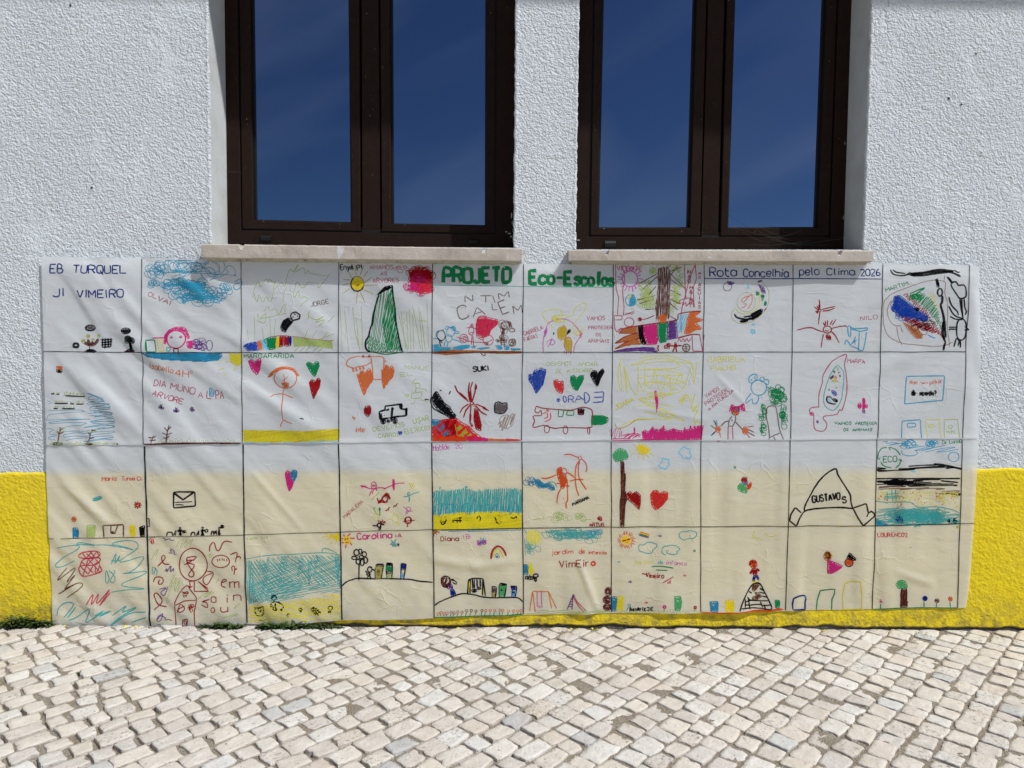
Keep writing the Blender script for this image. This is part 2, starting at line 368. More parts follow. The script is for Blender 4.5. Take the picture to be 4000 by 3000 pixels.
# old fixing holes in the render
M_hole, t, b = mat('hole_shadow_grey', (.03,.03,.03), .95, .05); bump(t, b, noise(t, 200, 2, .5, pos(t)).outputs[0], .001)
for hx, hy, hr in ((275, 22, .0065), (358, 734, .0055), (3705, 385, .006), (3755, 408, .005), (3812, 210, .0045)):
    cx_, cz_ = U(hx, hy); V = []; F = []; n_ = 12
    for rr, yy in ((1.0, -.0012), (.8, -.0006), (.75, -.0011)):
        for i in range(n_):
            a_ = i/n_*6.283; e_ = 1+.25*math.sin(2*a_+hx)+random.uniform(-.08,.08); V.append((cx_+hr*rr*e_*math.cos(a_), yy, cz_+hr*rr*.7*e_*math.sin(a_)))
    F = [(l*n_+i, l*n_+(i+1) % n_, (l+1)*n_+(i+1) % n_, (l+1)*n_+i) for l in range(2) for i in range(n_)]+[tuple(range(2*n_, 3*n_))]
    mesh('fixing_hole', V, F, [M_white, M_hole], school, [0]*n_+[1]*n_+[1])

# scraped plaster and dried paint along the frame edges, spider threads in the lower corner
def smears(pts, Y):
    V, F = [], []
    for (hx, hy, rx, ry) in pts:
        cx_, cz_ = U(hx, hy, Y); b0 = len(V); n_ = 9
        for d_ in (0.0, -.0012):
            for i in range(n_):
                a_ = i/n_*6.283; e_ = random.uniform(.5, 1.15); k_ = 1 if d_ == 0 else .7
                V.append((cx_+rx/1049*e_*k_*math.cos(a_), Y-.0002+d_, cz_+ry/1049*e_*k_*math.sin(a_)))
        F += [(b0+i, b0+(i+1) % n_, b0+n_+(i+1) % n_, b0+n_+i) for i in range(n_)]+[tuple(range(b0+n_, b0+2*n_))]
    return V, F
sm1 = [(1998,842,3,16),(2001,870,2,9),(1990,912,9,3),(1978,905,5,3),(1996,925,5,4),(2004,900,2,12)]+[(863+random.gauss(0,1.5), y, 1.8, random.uniform(4,11)) for y in range(330, 930, 38)]
sm2 = [(3298,930,3,6),(3294,850,1.5,12),(2258,938,8,2),(3300,560,1,9)]+[(2262-(y-200)*.016+random.gauss(0,1), y, 1.2, random.uniform(3,7)) for y in range(560, 930, 70)]
for q_ in (sm1, sm2):
    V, F = smears(q_, REC-.0004); o_s = mesh('plaster_smear', V, F, [M_jamb], school)
M_web, t, b = mat('spider_thread', (.13,.13,.13), .9, .1); bump(t, b, noise(t, 300, 2, .5, pos(t)).outputs[0], .0002)
V, F = [], []
for (xa_, ya_, xb_, yb_) in ((2840,880,3080,935),(2900,905,3010,950),(2960,900,3130,962),(2920,955,3160,940),(3010,935,3230,958),(2860,820,3060,930),(2990,925,3120,905),(3050,950,3290,930),(860,668,942,672)):
    P_ = []
    for i in range(13):
        k_ = i/12; x_, z_ = U(xa_+(xb_-xa_)*k_, ya_+(yb_-ya_)*k_+14*math.sin(k_*3.14)*(.6 if xb_-xa_ > 90 else .15)+random.gauss(0,.8), REC-.006); P_.append((x_, REC-.006-.004*math.sin(k_*3.14), z_))
    for i in range(12):
        b0 = len(V); w_ = .0003
        for q_ in (P_[i], P_[i+1]): V += [(q_[0], q_[1], q_[2]-w_), (q_[0], q_[1]-w_, q_[2]+w_), (q_[0], q_[1]+w_, q_[2]+w_)]
        F += [(b0,b0+1,b0+4,b0+3),(b0+1,b0+2,b0+5,b0+4),(b0+2,b0,b0+3,b0+5)]
web = mesh('cobweb', V, F, [M_web]); web['kind'] = 'stuff'; web['label'] = 'thin spider threads across the lower right corner of the right window'; web['category'] = 'cobweb'
# ================================================================ the drawings on the paper
# one line = one pen: s smooth stroke, l straight stroke, f filled-in shape, o ring, e blob,
# c scribbled loops, r rays, d flecks, t hand lettering, v lettering down the page, k flower
INK = r'''
@A1 lettering
t N 6.5 145,186 290,186 92 EB
t N 6.5 405,190 970,190 84 TURQUEL
t N 6.5 175,440 305,440 88 JI
t N 6.5 450,455 945,452 84 VIMEIRO
@A1 tree_drawing
e A2 - 582,777,52,28
o K 6 582,777,55,30
e K - 977,810,50,32
l K 10 402,944 455,946 457,985 404,983 402,944
s W 5 575,1005 575,965 572,940
l D2 12 572,962 520,935 | 575,960 555,900 | 578,962 612,925
s D2 13 585,968 640,940 668,892
f K 6 5 525,1030 560,1008 610,1008 650,1030 648,1038 530,1038
e J - 506,920,20,26 | 558,865,20,22 | 612,905,17,18
e L - 675,860,21,20
l K 5.5 695,905 820,900 | 695,935 818,925 | 695,962 812,950 | 705,985 805,980 | 715,885 712,990 | 745,885 740,1000 | 775,885 775,990 | 805,885 800,985
e Q - 1000,895,40,34 | 1045,915,30,32 | 980,925,25,22
c K 3 1015,905,55,42,16,18
f K 6 80 1008,940 1035,940 1040,1000 1065,1036 940,1036 1008,1000
f D2 5 10 960,1025 1040,1020 1050,1038 945,1038
@A1 cloud_drawing
c C 3.2 1650,150,500,95,20,95
c C 3.2 1280,160,110,80,12,60
c C 3.2 1260,310,60,40,10,36
c C 3.5 1570,330,290,80,50,52
c C 3.5 1760,420,330,90,36,60
c C 3.5 1680,470,150,50,14,45
c C 3.5 2050,370,90,90,7,50
s C 3.5 2130,290 2190,250 2210,320 2150,370 2120,320 2190,290
t D 3.5 1205,432 1290,462 46 OL
t D 3.5 1300,480 1440,535 52 VAI
@A1 girl_drawing
o P 5 1510,900,100,95
f P 5 60 1380,945 1385,860 1430,800 1500,768 1575,768 1612,790 1650,880 1640,905 1590,832 1500,800 1435,838 1408,900 1402,950
e P - 1462,880,15,14 | 1560,875,17,14
l P 5 1255,885 1385,882
f P 6 20 1625,925 1690,915 1700,935 1675,1000 1635,992
l D 5 1480,1050 1490,985 1497,985 | 1530,1062 1537,995 | 1480,1000 1535,1000
l G 5 1185,910 1280,905 1300,1035 1200,1035 1185,910
l G 8 1188,925 1200,1030
l Y 4.5 1310,905 1360,905 1380,1030 1325,1025 1310,905
l T 5 1408,985 1450,990 1440,1030 1412,1030 1408,985
c V 3 1770,965,85,55,18,38
o V 3.5 1860,965,34,55
@A2 scribble_drawing
s L 3 260,400 280,330 320,280 340,340 400,250 430,300 440,250 480,300 500,270 480,370 560,290 600,330 620,240 650,150 700,170 745,85 700,180 800,130 820,200 850,150 870,190 1040,215 1075,200 1020,280 960,350 950,300 850,290 790,350 730,280 700,380
s L 3 255,460 260,400 300,500 320,420 360,500 400,440 440,500 470,430 480,370 | 580,500 590,400 620,340 | 690,360 700,460 745,380 760,460 800,440 850,470 790,520 765,555
s L 3 370,600 420,545 430,590 500,570 530,640 600,515 600,620 | 620,620 330,680 | 300,620 330,680 390,620 380,720 300,700
s L 3.5 850,690 870,600 850,640 940,690 1020,650 930,720 1030,690 970,760 | 1060,720 1140,640
l L 3 190,780 210,910 | 270,650 275,910 | 350,760 370,900 | 435,650 450,880 | 500,680 480,870
t W 4 880,553 1072,512 48 JORGE
@A2 person_drawing
f K 6 50 550,770 580,700 640,665 690,700 640,760 600,825 565,810
l K 6 690,705 660,650 680,615 720,605 765,640 755,680 710,690 685,705
l K 4 700,625 725,635 705,640 700,625 | 690,650 692,670 | 730,650 745,650
@A2 caterpillar_drawing
f B 6 40 155,975 200,945 290,925 325,1015 200,1025
f O 6 85 300,925 345,912 360,1015 325,1018
f E 6 85 340,915 400,905 412,1010 362,1015
f G 6 80 370,905 440,875 510,868 495,1000 430,1015
f Y 6 80 510,870 545,866 530,990 497,1000
f D 6 88 545,866 580,863 575,975 533,985
f M 6 88 575,863 600,862 600,972 577,975
f D 6 88 600,862 640,865 640,975 600,972
f N 6 88 640,865 665,870 660,970 642,975
f L 4 10 5 675,870 770,880 930,900 1120,915 1120,1005 1000,985 850,970 690,980
s M 2.5 440,873 560,860 670,868 770,878 860,893 1010,908 1130,915
l L 3 700,1030 760,970 | 760,1035 820,975 | 820,1030 880,970 | 900,1030 960,980 | 960,1035 1010,985 | 810,890 850,790 | 890,890 945,800 | 960,905 1140,835 | 1000,910 1060,820
@A2 lettering
t K 5 1195,150 1335,155 60 EnyA
t K 5.5 1380,162 1440,148 52 PI
t M 4 1515,148 1765,148 46 AMAMOS
t M 4 1632,212 1700,212 38 AS
t M 4 1550,295 1830,284 44 ARVORES
l M 3 1590,242 1600,230
@A2 sun_drawing
e Y - 1378,305,68,76
o K 5.5 1378,305,70,78
e K - 1355,282,8,8 | 1385,270,8,8
s K 5 1345,315 1370,325 1400,308
l J 3.5 1220,260 1300,262 | 1220,312 1300,298 | 1225,405 1300,350 | 1280,170 1325,245 | 1355,95 1367,215 | 1410,215 1450,100 | 1445,240 1500,160 | 1455,290 1540,235 | 1455,322 1605,318 | 1445,365 1555,412 | 1410,390 1465,515 | 1382,395 1365,520
@A2 sail_drawing
f G 3.5 82 11 1490,1020 1480,950 1520,780 1560,560 1600,430 1755,330 1780,560 1800,760 1850,1030 1560,1040
f G 4 75 7 1690,1020 1640,700 1700,450 1755,340 1780,560 1800,760 1840,1020
f G 3.5 55 12 1490,1030 1482,960 1500,860 1600,900 1780,1030
s K 7 1615,420 1590,480 1570,560 1550,640 1545,720 1520,780 1500,870 1470,920 1475,1000 1515,1040 | 1757,320 1765,430 1785,570 1790,700 1815,830 1840,960 1862,1035
f K 6 40 1595,420 1680,335 1765,318 1740,345 1640,400
s G 5 1490,1025 1600,1048 1700,1060 1885,1035
l L 3 1190,520 1220,1030 | 1240,590 1290,1040 | 1330,550 1350,800 1410,1020 | 1420,540 1440,980 | 1365,660 1400,990
l L 3 1820,620 1920,1020 | 1850,600 1900,1000 | 1910,600 1925,1010 | 1940,570 1955,1020 | 1975,630 1985,1020 | 1975,540 2060,1000 | 2040,540 2080,1030 | 2060,600 2110,1030 | 2130,510 2145,1000 | 2045,700 2130,705
@A2 scribble_drawing
f R 5 88 1950,240 2180,235 2180,400 2080,410 1960,380
f D 4 80 5 1930,170 2130,140 2180,180 2180,260 1950,260
c P 3 2040,310,160,140,42,42
c D 3 2060,200,150,90,50,40
c M 2.5 1850,140,90,40,6,30
@A3 lettering
t G 16 232,288 948,282 150 PROJETO
t G 16 1160,300 1235,300 142 E
t G 15 1262,300 1420,300 124 co
t G 14 1447,300 1512,300 128 -
t G 16 1535,315 1610,315 142 E
t G 14 1636,318 1845,318 118 sco
t G 16 1888,322 1915,322 150 l
t G 14 1935,322 2060,322 112 as
l H 4 115,318 500,322 1085,331 2050,340
s H 3 130,87 400,80 700,88
@A3 lettering
t W 4.5 465,500 548,492 68 N
t W 4.5 628,503 745,500 70 T
t W 4.5 780,505 792,500 78 I
t W 4.5 830,470 940,450 70 M
t W 4.5 410,690 510,660 135 C
t W 4.5 550,662 680,630 95 A
t W 4.5 755,585 808,585 62 L
t W 4.5 870,635 940,605 140 E
t W 4.5 990,625 1080,612 90 M
@A3 beach_scene_drawing
f R2 6 75 600,670 690,660 820,690 810,740 740,800 720,860 640,885 585,850 580,750
s R2 4 585,700 620,655 700,650 | 640,880 700,870
o C 3.5 310,820,45,50
f C 5 30 300,770 350,755 370,800 340,812
s C 4 355,815 400,820 402,835 340,835
o C 3.5 290,890,35,40
s C 4 235,980 255,905 | 270,980 280,930 | 330,900 400,920 430,945 | 150,880 160,820 240,795 | 120,890 170,895
o K 3.5 207,860,45,55
s K 4 185,915 195,950 205,980 | 165,880 220,940
s C 3.5 255,800 258,765 290,765 275,800
o M 3.5 530,810,28,45
f M 5 70 515,760 540,728 555,765
s M 3.5 475,780 520,770 580,790 590,880 | 520,830 550,825 | 370,875 430,890 500,920 580,930 700,930 760,900 | 590,880 660,910
l M 4 530,960 540,850 | 555,985 550,860
o M 3.5 450,890,45,45
o M 3.5 712,908,55,55
c M 3 450,890,35,30,4,30
c D 4 705,950,35,14,5,12
c W 3 890,800,60,75,7,52
f W 5 70 865,785 885,785 885,850 850,870
f W 5 60 920,705 950,705 970,780 940,760
o W 4 970,802,30,20
c W 3 870,900,85,45,12,34
o W 4 970,935,38,40
c W 4 975,930,30,30,6,20
l W 4 850,980 855,880 | 885,990 880,880
f C 5 20 115,960 180,955 210,985 320,990 310,1010 180,1020 115,1030
f C 5 20 330,990 420,965 520,960 510,990 420,1010 340,1010
f C 5 10 590,1000 700,985 740,990 640,1010
f C 5 40 790,965 850,965 870,1005 810,1010
f C 5 40 880,970 940,965 935,1010 890,1015
f C 5 5 950,998 1070,1000 1070,1015 960,1012
f C 5 40 525,980 590,968 560,1000
f O3 5 3 115,1028 240,1026 330,1013 500,1020 700,1025 900,1030 1075,1028 1075,1048 900,1054 600,1042 400,1054 250,1066 115,1048
f W 4 3 9 115,1030 500,1020 1075,1030 1075,1046 600,1040 115,1050
s W 4 630,1045 660,1072 687,1068 670,1045
@A3 flower_drawing
s Y2 3.5 1420,780 1350,720 1300,650 1310,600 1400,580 1480,585 1505,620 1500,680 1420,700 1400,660 1450,640 1560,640
c Y2 3.5 1470,680,65,28,9,30
s Y2 3.5 1540,670 1620,640 1640,580 1690,530 1740,510 1765,530 1750,590 1700,650 1640,730 1620,810
c Y2 3.5 1690,810,45,50,5,38
s P2 4 1305,1050 1300,950 1315,850 1350,740 1420,695 1520,680 1600,710 1660,770 1715,850 1680,900 1640,970 1630,1040
f P2 5 70 1310,820 1345,770 1340,830 1320,880
f P2 5 50 1700,840 1725,830 1710,880 1690,875
f J3 6 80 1455,800 1480,770 1530,750 1555,780 1550,880 1500,910 1460,890
l Y2 4 1530,690 1525,750
f J3 6 80 1530,900 1555,880 1600,900 1610,960 1600,1040 1560,1020 1535,960
o M 3.5 1570,950,42,75
f K 5 50 1555,850 1570,800 1600,788 1597,815 1570,838
s K 5 1420,825 1412,850
s P2 3.5 1340,960 1350,920 1400,900 1430,940 1380,960 1400,880 1370,950 1350,985
l M 3.5 1530,1050 1535,1020 | 1550,1060 1555,1025 | 1570,1050 1570,1030 | 1595,1060 1605,1020
@A3 lettering
t M 4 1100,865 1302,790 48 GABRIELA
t M 4 1105,925 1245,878 44 FARIAS
t M 4 1772,698 1968,692 46 VAMOS
t M 4 1790,792 2045,790 36 PROTEGER
t M 4 1870,866 1925,866 34 OS
t M 4 1785,934 2012,934 38 ANIMAIS
@A4 tree_drawing
f W 4 86 7 600,130 700,110 735,180 730,400 718,690 575,690 570,560 590,380
f W 3.5 93 9 600,130 700,110 735,180 730,400 718,690 575,690 570,560 590,380
c L 3 470,330,80,80,24,28
c L 3 480,480,100,110,50,28
c L 3 560,160,45,60,16,26
c L 3 800,140,65,40,10,28
c L 3 785,430,55,140,34,26
c L 3 830,270,50,80,12,28
c L 3 750,590,30,40,8,18
l W 4 600,190 400,300 | 600,220 440,360 | 580,330 500,420 | 570,430 370,478 | 560,460 395,520 | 570,570 455,580 | 720,180 900,365 | 740,260 850,340 | 730,370 850,425 | 720,460 830,520 | 715,500 815,585 | 740,210 810,110 | 700,140 740,100 | 730,170 860,120
@A4 sun_drawing
t M 4 160,162 430,165 52 VICENTE
o P2 5 300,250,82,85
r P2 4.5 300,250,88,135,19
s M 4 145,100 150,350 175,450 165,640 | 215,100 240,250 220,380 235,550 225,650 | 885,100 890,300 900,470 | 1000,95 940,250 890,440 860,560 845,700 850,830 | 1000,95 1010,250 980,350 990,560
o C 4 305,480,55,60
f C 6 60 300,460 330,410 360,470 355,530 290,545
f Y 5 80 288,425 312,420 310,450 290,455
v D 5 935,195 290 42 NAO
v D 5 952,362 525 38 MATAR
v D 4.5 1045,205 250 34 AS
v D 4.5 1045,330 570 36 AGUIAS
@A4 caterpillar_drawing
f O3 6 20 180,830 250,780 390,755 380,830 250,830
f O3 6 25 135,940 250,870 395,830 395,890 250,920
f O3 6 25 135,1000 280,920 400,890 420,950 300,955
s D 4 180,832 250,778 390,755 | 135,942 250,870 395,828 | 135,1002 280,920 400,888 | 420,952 300,957 140,1002 | 395,892 250,922 135,944 | 380,832 250,834 180,834
f K 7 80 390,760 440,745 450,850 470,955 430,950 400,880
f P 7 60 445,750 590,725 600,900 585,950 480,960 450,850
f O 6 70 600,690 620,640 660,625 692,660 685,710 640,725
f G 7 5 595,728 705,712 695,900 690,925 620,935 598,850
f V 6 5 705,710 800,690 810,885 700,905
f E 5 70 9 805,640 940,610 910,700 880,800 810,840
f B2 4 80 16 830,640 880,630 870,700 850,830 830,830
f O 7 20 945,610 1065,595 990,660 1090,690 1000,720 1075,785 1000,800 940,835 880,840 905,750 910,690 930,640
s D 4.5 370,755 600,725 800,690 820,630 940,605 1065,595 | 810,888 960,850 1050,848
e D - 405,685,22,20
s D 3.5 430,692 500,670 565,640 | 715,640 800,690
@A4 scribble_drawing
l M 4 125,645 215,645 215,690 140,690 | 130,650 135,790 | 160,800 240,780 | 230,640 340,600 330,630 260,620
o M 4 290,715,52,48
s M 4 140,780 150,815 180,815 200,780 235,790
s M 4 835,520 840,480 960,460 985,560 | 835,520 870,500 860,540 900,500 900,545 940,510 950,555 | 810,930 830,890 850,930 870,890 890,930 910,885 930,925 960,880
l M 4 820,880 960,845 1050,850 1080,1030 975,1025 965,850 | 1098,850 1078,1030
f V 6 4 120,1030 250,1000 450,985 560,990 600,1035 400,1022 250,1030
s D 6 590,970 615,970 590,1000 615,1010 590,1030 | 675,960 670,1000 700,990
c D 4 715,980,30,35,8,20
f D 5 85 785,930 800,935 800,1000 770,1000
l D 6 730,970 860,968 | 775,1000 760,1035 | 795,1000 802,1035
o W 5 905,990,40,40
s W 4 870,980 940,980 | 875,1000 940,1005 | 900,950 905,1030
@A4 lettering
t N 6 1155,222 1445,222 92 Rota
t N 6 1520,225 2003,230 84 Concelhia
l N 4 1095,247 1500,246 2050,248
@A4 bird_drawing
o V 3 1345,335,45,45
f V 5 15 1340,275 1420,290 1400,315 1350,310
e E - 1567,330,9,36
f D2 5 10 1668,280 1720,258 1722,270 1675,292
f V 5 60 1680,310 1740,340 1760,405 1720,400 1700,350
s J 2.5 1700,262 1790,380 1770,560 1640,690 1500,730 1400,680 1400,600 1440,560
o J 2 1550,500,100,105
s O 3.5 1580,430 1500,470 1520,500 1600,420 1610,500 1565,575 | 1515,520 1550,520 1530,550 1490,562
c G 4 1662,405,20,25,8,14
c G 4 1722,455,18,32,9,16
f G 5 80 1752,490 1768,490 1762,540 1740,540
s Y2 4 1700,370 1690,500 1670,560 1600,610 1500,625 1440,580
f D 5 60 1742,590 1768,555 1755,585
f K 6 30 1600,630 1700,575 1725,575 1725,605 1690,640 1620,690 1580,680
s K 7 1420,625 1450,665 1550,685 1600,670 | 1480,705 1560,690 1680,655 | 1480,705 1500,714 1570,702
l K 7 1520,660 1600,650
s E 4.5 1605,750 1640,720 1620,755 1650,740
l E 5 1600,800 1605,835 | 1625,790 1620,850 | 1640,795 1642,840 | 1598,825 1650,825 | 1600,800 1640,800
@A5 lettering
t N 5.5 185,210 395,210 84 pelo
t N 5.5 480,210 780,210 72 Clima
t N 5.5 845,217 1055,215 70 2026
l N 4 0,246 400,247 1070,251
@A5 person_drawing
l D 5 395,470 405,570 | 340,550 400,590 | 370,545 395,575 | 420,580 480,565 565,548 | 430,595 500,590 565,565 | 405,600 390,740 | 390,530 398,570
f D 5 50 357,597 375,590 390,622 375,622
o D 5 402,590,16,18
o D 5 485,795,45,38
e D - 465,790,4,4 | 508,790,4,4
s D 4 460,805 480,812 500,805
l D 5 460,755 440,720 | 465,750 465,705 | 487,750 487,690 | 515,745 540,695 | 535,750 580,685
s D 5 440,820 380,800 320,775 250,778 160,802 | 525,785 600,765 680,755 700,768 | 445,840 430,910 420,990 | 525,815 570,860 615,940
f D 6 50 470,860 490,845 525,870 525,905 500,905 475,895
t M 4 843,700 1025,680 46 NILO
@A5 bin_drawing
s C 5 705,770 715,860 735,865 735,760 705,770
l C 5 735,770 780,785 890,780 920,775 915,800 840,815 735,785 | 830,820 820,1015 870,1020 895,900 905,820
s C 5 672,960 690,905 740,970 780,985 830,1010 | 740,960 780,900 785,870 | 770,930 800,910
f C 4 70 765,940 780,900 790,965
@A5 fish_drawing
t G 4 1115,392 1355,315 42 MARTIM
s A 3.5 1660,258 1500,290 1200,400 1110,470 1085,520 1085,680 1100,780 1150,870 1290,940 1450,960 1620,975 1750,965 1830,930 | 1680,265 1750,290 1745,400 1775,500 1780,650 1770,750 1800,980
s A 3.5 1250,500 1170,490 1130,580 1140,660 1180,730 1240,755 1280,745 | 1230,760 1250,870 1290,960 | 1270,760 1300,830
f Y2 4 65 9 1560,380 1640,420 1660,560 1720,700 1680,640 1600,480
f G 4 50 8 1370,420 1530,405 1620,480 1680,600 1720,780 1690,780 1600,640 1500,540 1350,460
c G 3.5 1440,440,90,35,14,30
s G 5 1370,410 1535,345 1390,440
f D 4 52 9 1290,410 1340,400 1560,600 1740,880 1730,910 1560,680 1400,520
f B 5 35 1200,440 1260,425 1420,550 1570,650 1560,710 1480,700 1240,640 1200,590
c B 3.5 1230,520,60,80,16,35
c B 3.5 1330,640,110,60,16,40
f O3 5 30 1300,720 1450,780 1510,850 1500,890 1440,890 1380,830
f D 5 30 7 1260,640 1400,670 1600,740 1740,880 1700,860 1500,800 1300,700
c K 2.5 1480,760,180,60,14,50
s B2 6 1560,850 1620,880 1645,888
f K 6 5 1415,565 1460,565 1470,590 1440,598
@A5 person_drawing
s K 6 1165,150 1200,200 1290,215 1360,200 | 1350,190 1400,215 1380,180 1350,210
l K 5 1190,152 1230,180 1330,192
s K 8 1380,195 1520,180 1690,152 1840,165 | 1390,215 1530,210 1700,185 1850,165 | 1400,200 1500,192 1700,170 1830,185 1915,225
s K 6 1850,155 1890,182 1910,175
f K 7 80 1650,255 1672,250 1686,340 1665,345
o K 7 1693,395,26,42
s K 10 1720,430 1720,500 1705,530 1735,650 1745,780 1755,880 | 1735,700 1720,830 1752,930 | 1755,930 1740,970 1732,1020
f K 6 55 1770,232 1787,232 1832,290 1815,302
s K 6 1815,300 1860,280 1890,320 1940,315 1970,350 1970,440 1910,460 1870,410 1820,340 1815,300
l K 6 1910,460 1925,600 1940,680 | 1930,460 1935,670 | 1955,465 1960,560 1975,600 1960,640
s K 6 1790,440 1820,530 1880,600 1890,640 | 1790,540 1850,640 1940,680 | 1805,650 1850,680 1930,690
s K 6 1900,690 1875,740 1875,850 1900,900 1940,905 1970,860 1975,760 1950,690 1900,690
l K 5.5 1785,770 1875,770 | 1790,805 1790,790 1880,790 | 1960,760 2005,800 | 1955,800 2005,795
s K 6 1870,890 1845,980 | 1870,890 1900,910 1890,975 | 1915,910 1915,990
l V 2.5 1750,210 1735,280
@B1 lettering
f O 6 5 215,195 285,197 280,228 217,228
f K 6 5 217,228 278,230 275,265 217,258
t L 3.5 182,495 248,498 36 eja
t L 3.5 298,502 520,512 40 plantamos
t L 3.5 202,582 345,585 28 arvores
t L 3.5 367,590 405,592 22 no
t L 3.5 425,594 508,596 32 dia
t L 3.5 192,640 235,642 30 da
t L 3.5 282,642 415,645 30 arvore
l K 5 165,490 200,492 | 222,495 250,494 | 308,512 525,522 | 200,590 345,593 | 365,598 405,600 | 425,602 510,603 | 190,647 232,648 | 280,650 418,651
@B1 pond_drawing
f C 3.2 6 17 565,485 740,540 810,600 840,720 850,850 830,980 650,1000 520,990 480,900 640,700 540,600
f C 3.2 -5 24 590,500 760,560 840,720 840,850 660,860 560,700
f C 3 3 22 130,670 480,660 600,760 480,830 320,840 140,830
f C 3 6 17 100,555 170,565 180,600 110,600
f C 3 5 20 290,880 480,870 500,990 300,990
f C 3 8 20 130,850 210,860 210,980 150,970
s C 4 565,485 650,510 740,542
@B1 tree_drawing
l W 5 235,1010 250,920 270,870 | 250,920 305,900 | 250,925 235,890 | 265,880 262,845 | 268,880 300,860
e K - 235,1027,60,16
l W 5 560,1010 585,970 590,920 610,880 | 585,970 630,960 | 590,930 565,905 | 605,890 600,870 | 605,885 635,885
e W - 573,1027,46,14
d L 3 215,840,320,900,18
d L 3 560,865,650,900,12
f L 3 12 7 120,1030 150,1008 300,1015 600,1010 880,1020 880,1030 300,1035
e O - 440,1005,8,9
l K 5 868,1025 888,1018 885,1030
@B1 sun_drawing
f C2 7 8 1150,50 1995,55 1990,95 1950,130 1800,140 1400,120 1200,90
f C 4 -12 14 1200,60 1900,60 1950,120 1500,125
f J2 5 75 2075,55 2205,55 2205,180 2150,195 2090,150
l Y2 3.5 1960,240 2020,212 | 2030,295 2060,268 | 2120,245 2150,205 | 2035,150 2080,140 | 1960,135 1985,138
@B1 lettering
t O 4.5 1215,212 1475,270 60 Isabella
t O 4.5 1500,298 1640,315 72 4H
o O 3.5 1672,257,14,16
t M 4.5 1264,402 1388,418 66 DIA
t M 4.5 1440,435 1700,500 70 MUNO
t M 4 1742,530 1792,535 62 A
t M 4.5 1832,540 1882,545 80 L
f C 4 70 7 1865,425 1915,455 1905,515 1860,515
l C 4 1865,425 1918,455 1905,515 1860,515 1865,425
t M 4.5 1932,545 2015,540 88 PA
t M 4.5 1254,502 1570,605 56 ARVORE
@B1 butterfly_drawing
e V - 1338,632,20,16 | 1368,642,18,16 | 1498,670,18,18 | 1524,672,18,16 | 1664,658,14,18 | 1690,664,14,16
e K - 1352,637,12,20 | 1511,674,12,20 | 1677,664,12,20
l K 4.5 1340,602 1352,625 1365,602 | 1500,635 1510,655 1522,640 | 1668,628 1676,650 1686,632
@B1 tree_drawing
l W 6 1405,1015 1420,900 1438,820
l W 5 1420,890 1390,850 | 1422,880 1462,840 | 1415,930 1365,905 | 1415,930 1470,905 | 1410,970 1375,955 | 1410,965 1445,940 | 1240,1020 1265,935 | 1215,955 1255,965 | 1265,960 1290,945 | 1250,990 1290,985 | 1225,985 1250,990
f L 2.6 86 15 1270,995 1430,985 1500,975 2200,980 2200,1015 1270,1015
f D2 5 1 1165,1028 1400,1018 1600,1013 2200,1016 2200,1026 1600,1026 1165,1036
@B2 lettering
t G 4.5 160,106 695,102 44 MARGARARIDA
@B2 heart_drawing
f P 7 70 205,140 235,120 265,135 275,155 300,125 340,108 350,140 330,220 300,292 240,230
@B2 heart_drawing
f G 7 80 828,170 850,148 890,165 905,180 930,145 960,145 970,190 940,260 920,310 870,250
@B2 heart_drawing
f D 7 80 862,370 885,337 915,345 930,385 940,330 965,320 978,345 965,430 930,500 910,550 890,480
@B2 person_drawing
o O 4.5 610,325,122,105
f O 5 20 415,315 440,275 500,225 570,200 620,198 690,215 730,260 760,300 735,300 700,250 640,222 580,215 520,240 470,290
l O 4 592,275 605,370 | 640,305 575,360
f O 6 20 567,375 645,370 648,405 615,425 580,415
s O 4.5 595,430 577,470 578,500 572,650 580,765 | 585,767 560,820 553,848 | 585,767 640,795 682,810
s O 4 445,525 490,498 580,492 640,515 690,533
s K 4.5 765,750 790,760 775,742 808,765
@B2 ground_drawing
f J2 7 6 148,885 600,890 800,895 1000,880 1185,868 1185,985 900,995 400,1010 150,1000
f J3 3.5 12 16 148,885 600,890 1185,868 1185,985 400,1010 150,1000
f E 4 3 8 160,1008 600,1000 1180,988 1180,1010 160,1018
@B2 crocodile_drawing
s O 4.5 1530,145 1480,180 1400,195 1340,212 1275,190 1265,150 1300,110 1370,88 1420,85 | 1420,95 1500,92 1530,85 1650,95 1665,130 1660,230 1650,330 | 1525,95 1545,250 1548,330 1640,335
e D - 1440,85,12,14 | 1507,87,14,14
l O 8 1335,215 1340,255 | 1365,215 1375,248 | 1405,205 1412,230 | 1438,190 1450,228
l O 4 1665,130 1700,138 1665,155 | 1665,175 1700,185 1665,200
f O 7 80 1375,280 1405,290 1410,245 1440,238 1465,275 1490,225 1515,218 1550,300 1545,340 1480,440 1455,512 1420,430
f O 7 75 1640,230 1660,240 1690,180 1710,180 1720,210 1750,185 1775,220 1760,310 1700,370 1662,442 1645,350
@B2 person_drawing
t L 3.5 1885,222 2145,235 42 MANUE
t L 4 1842,305 1975,292 44 EL
l L 3.5 1965,385 2015,320 | 1985,375 2050,380 | 2010,430 2005,470 | 1960,485 2080,465 2060,535 1960,540 1960,485 | 2040,435 2120,440 2115,470 | 1890,500 1940,495 1920,530 1890,505 | 2000,540 1995,590 1945,600 | 2060,550 2140,580
o L 3 2025,400,28,30
@B2 car_drawing
f D 6 80 1452,660 1470,622 1490,625 1510,610 1525,630 1522,700 1490,742 1455,705
f O 5 60 7 1312,740 1335,718 1362,745 1350,785 1325,770
f O 5 70 8 1355,855 1460,850 1458,905 1352,905
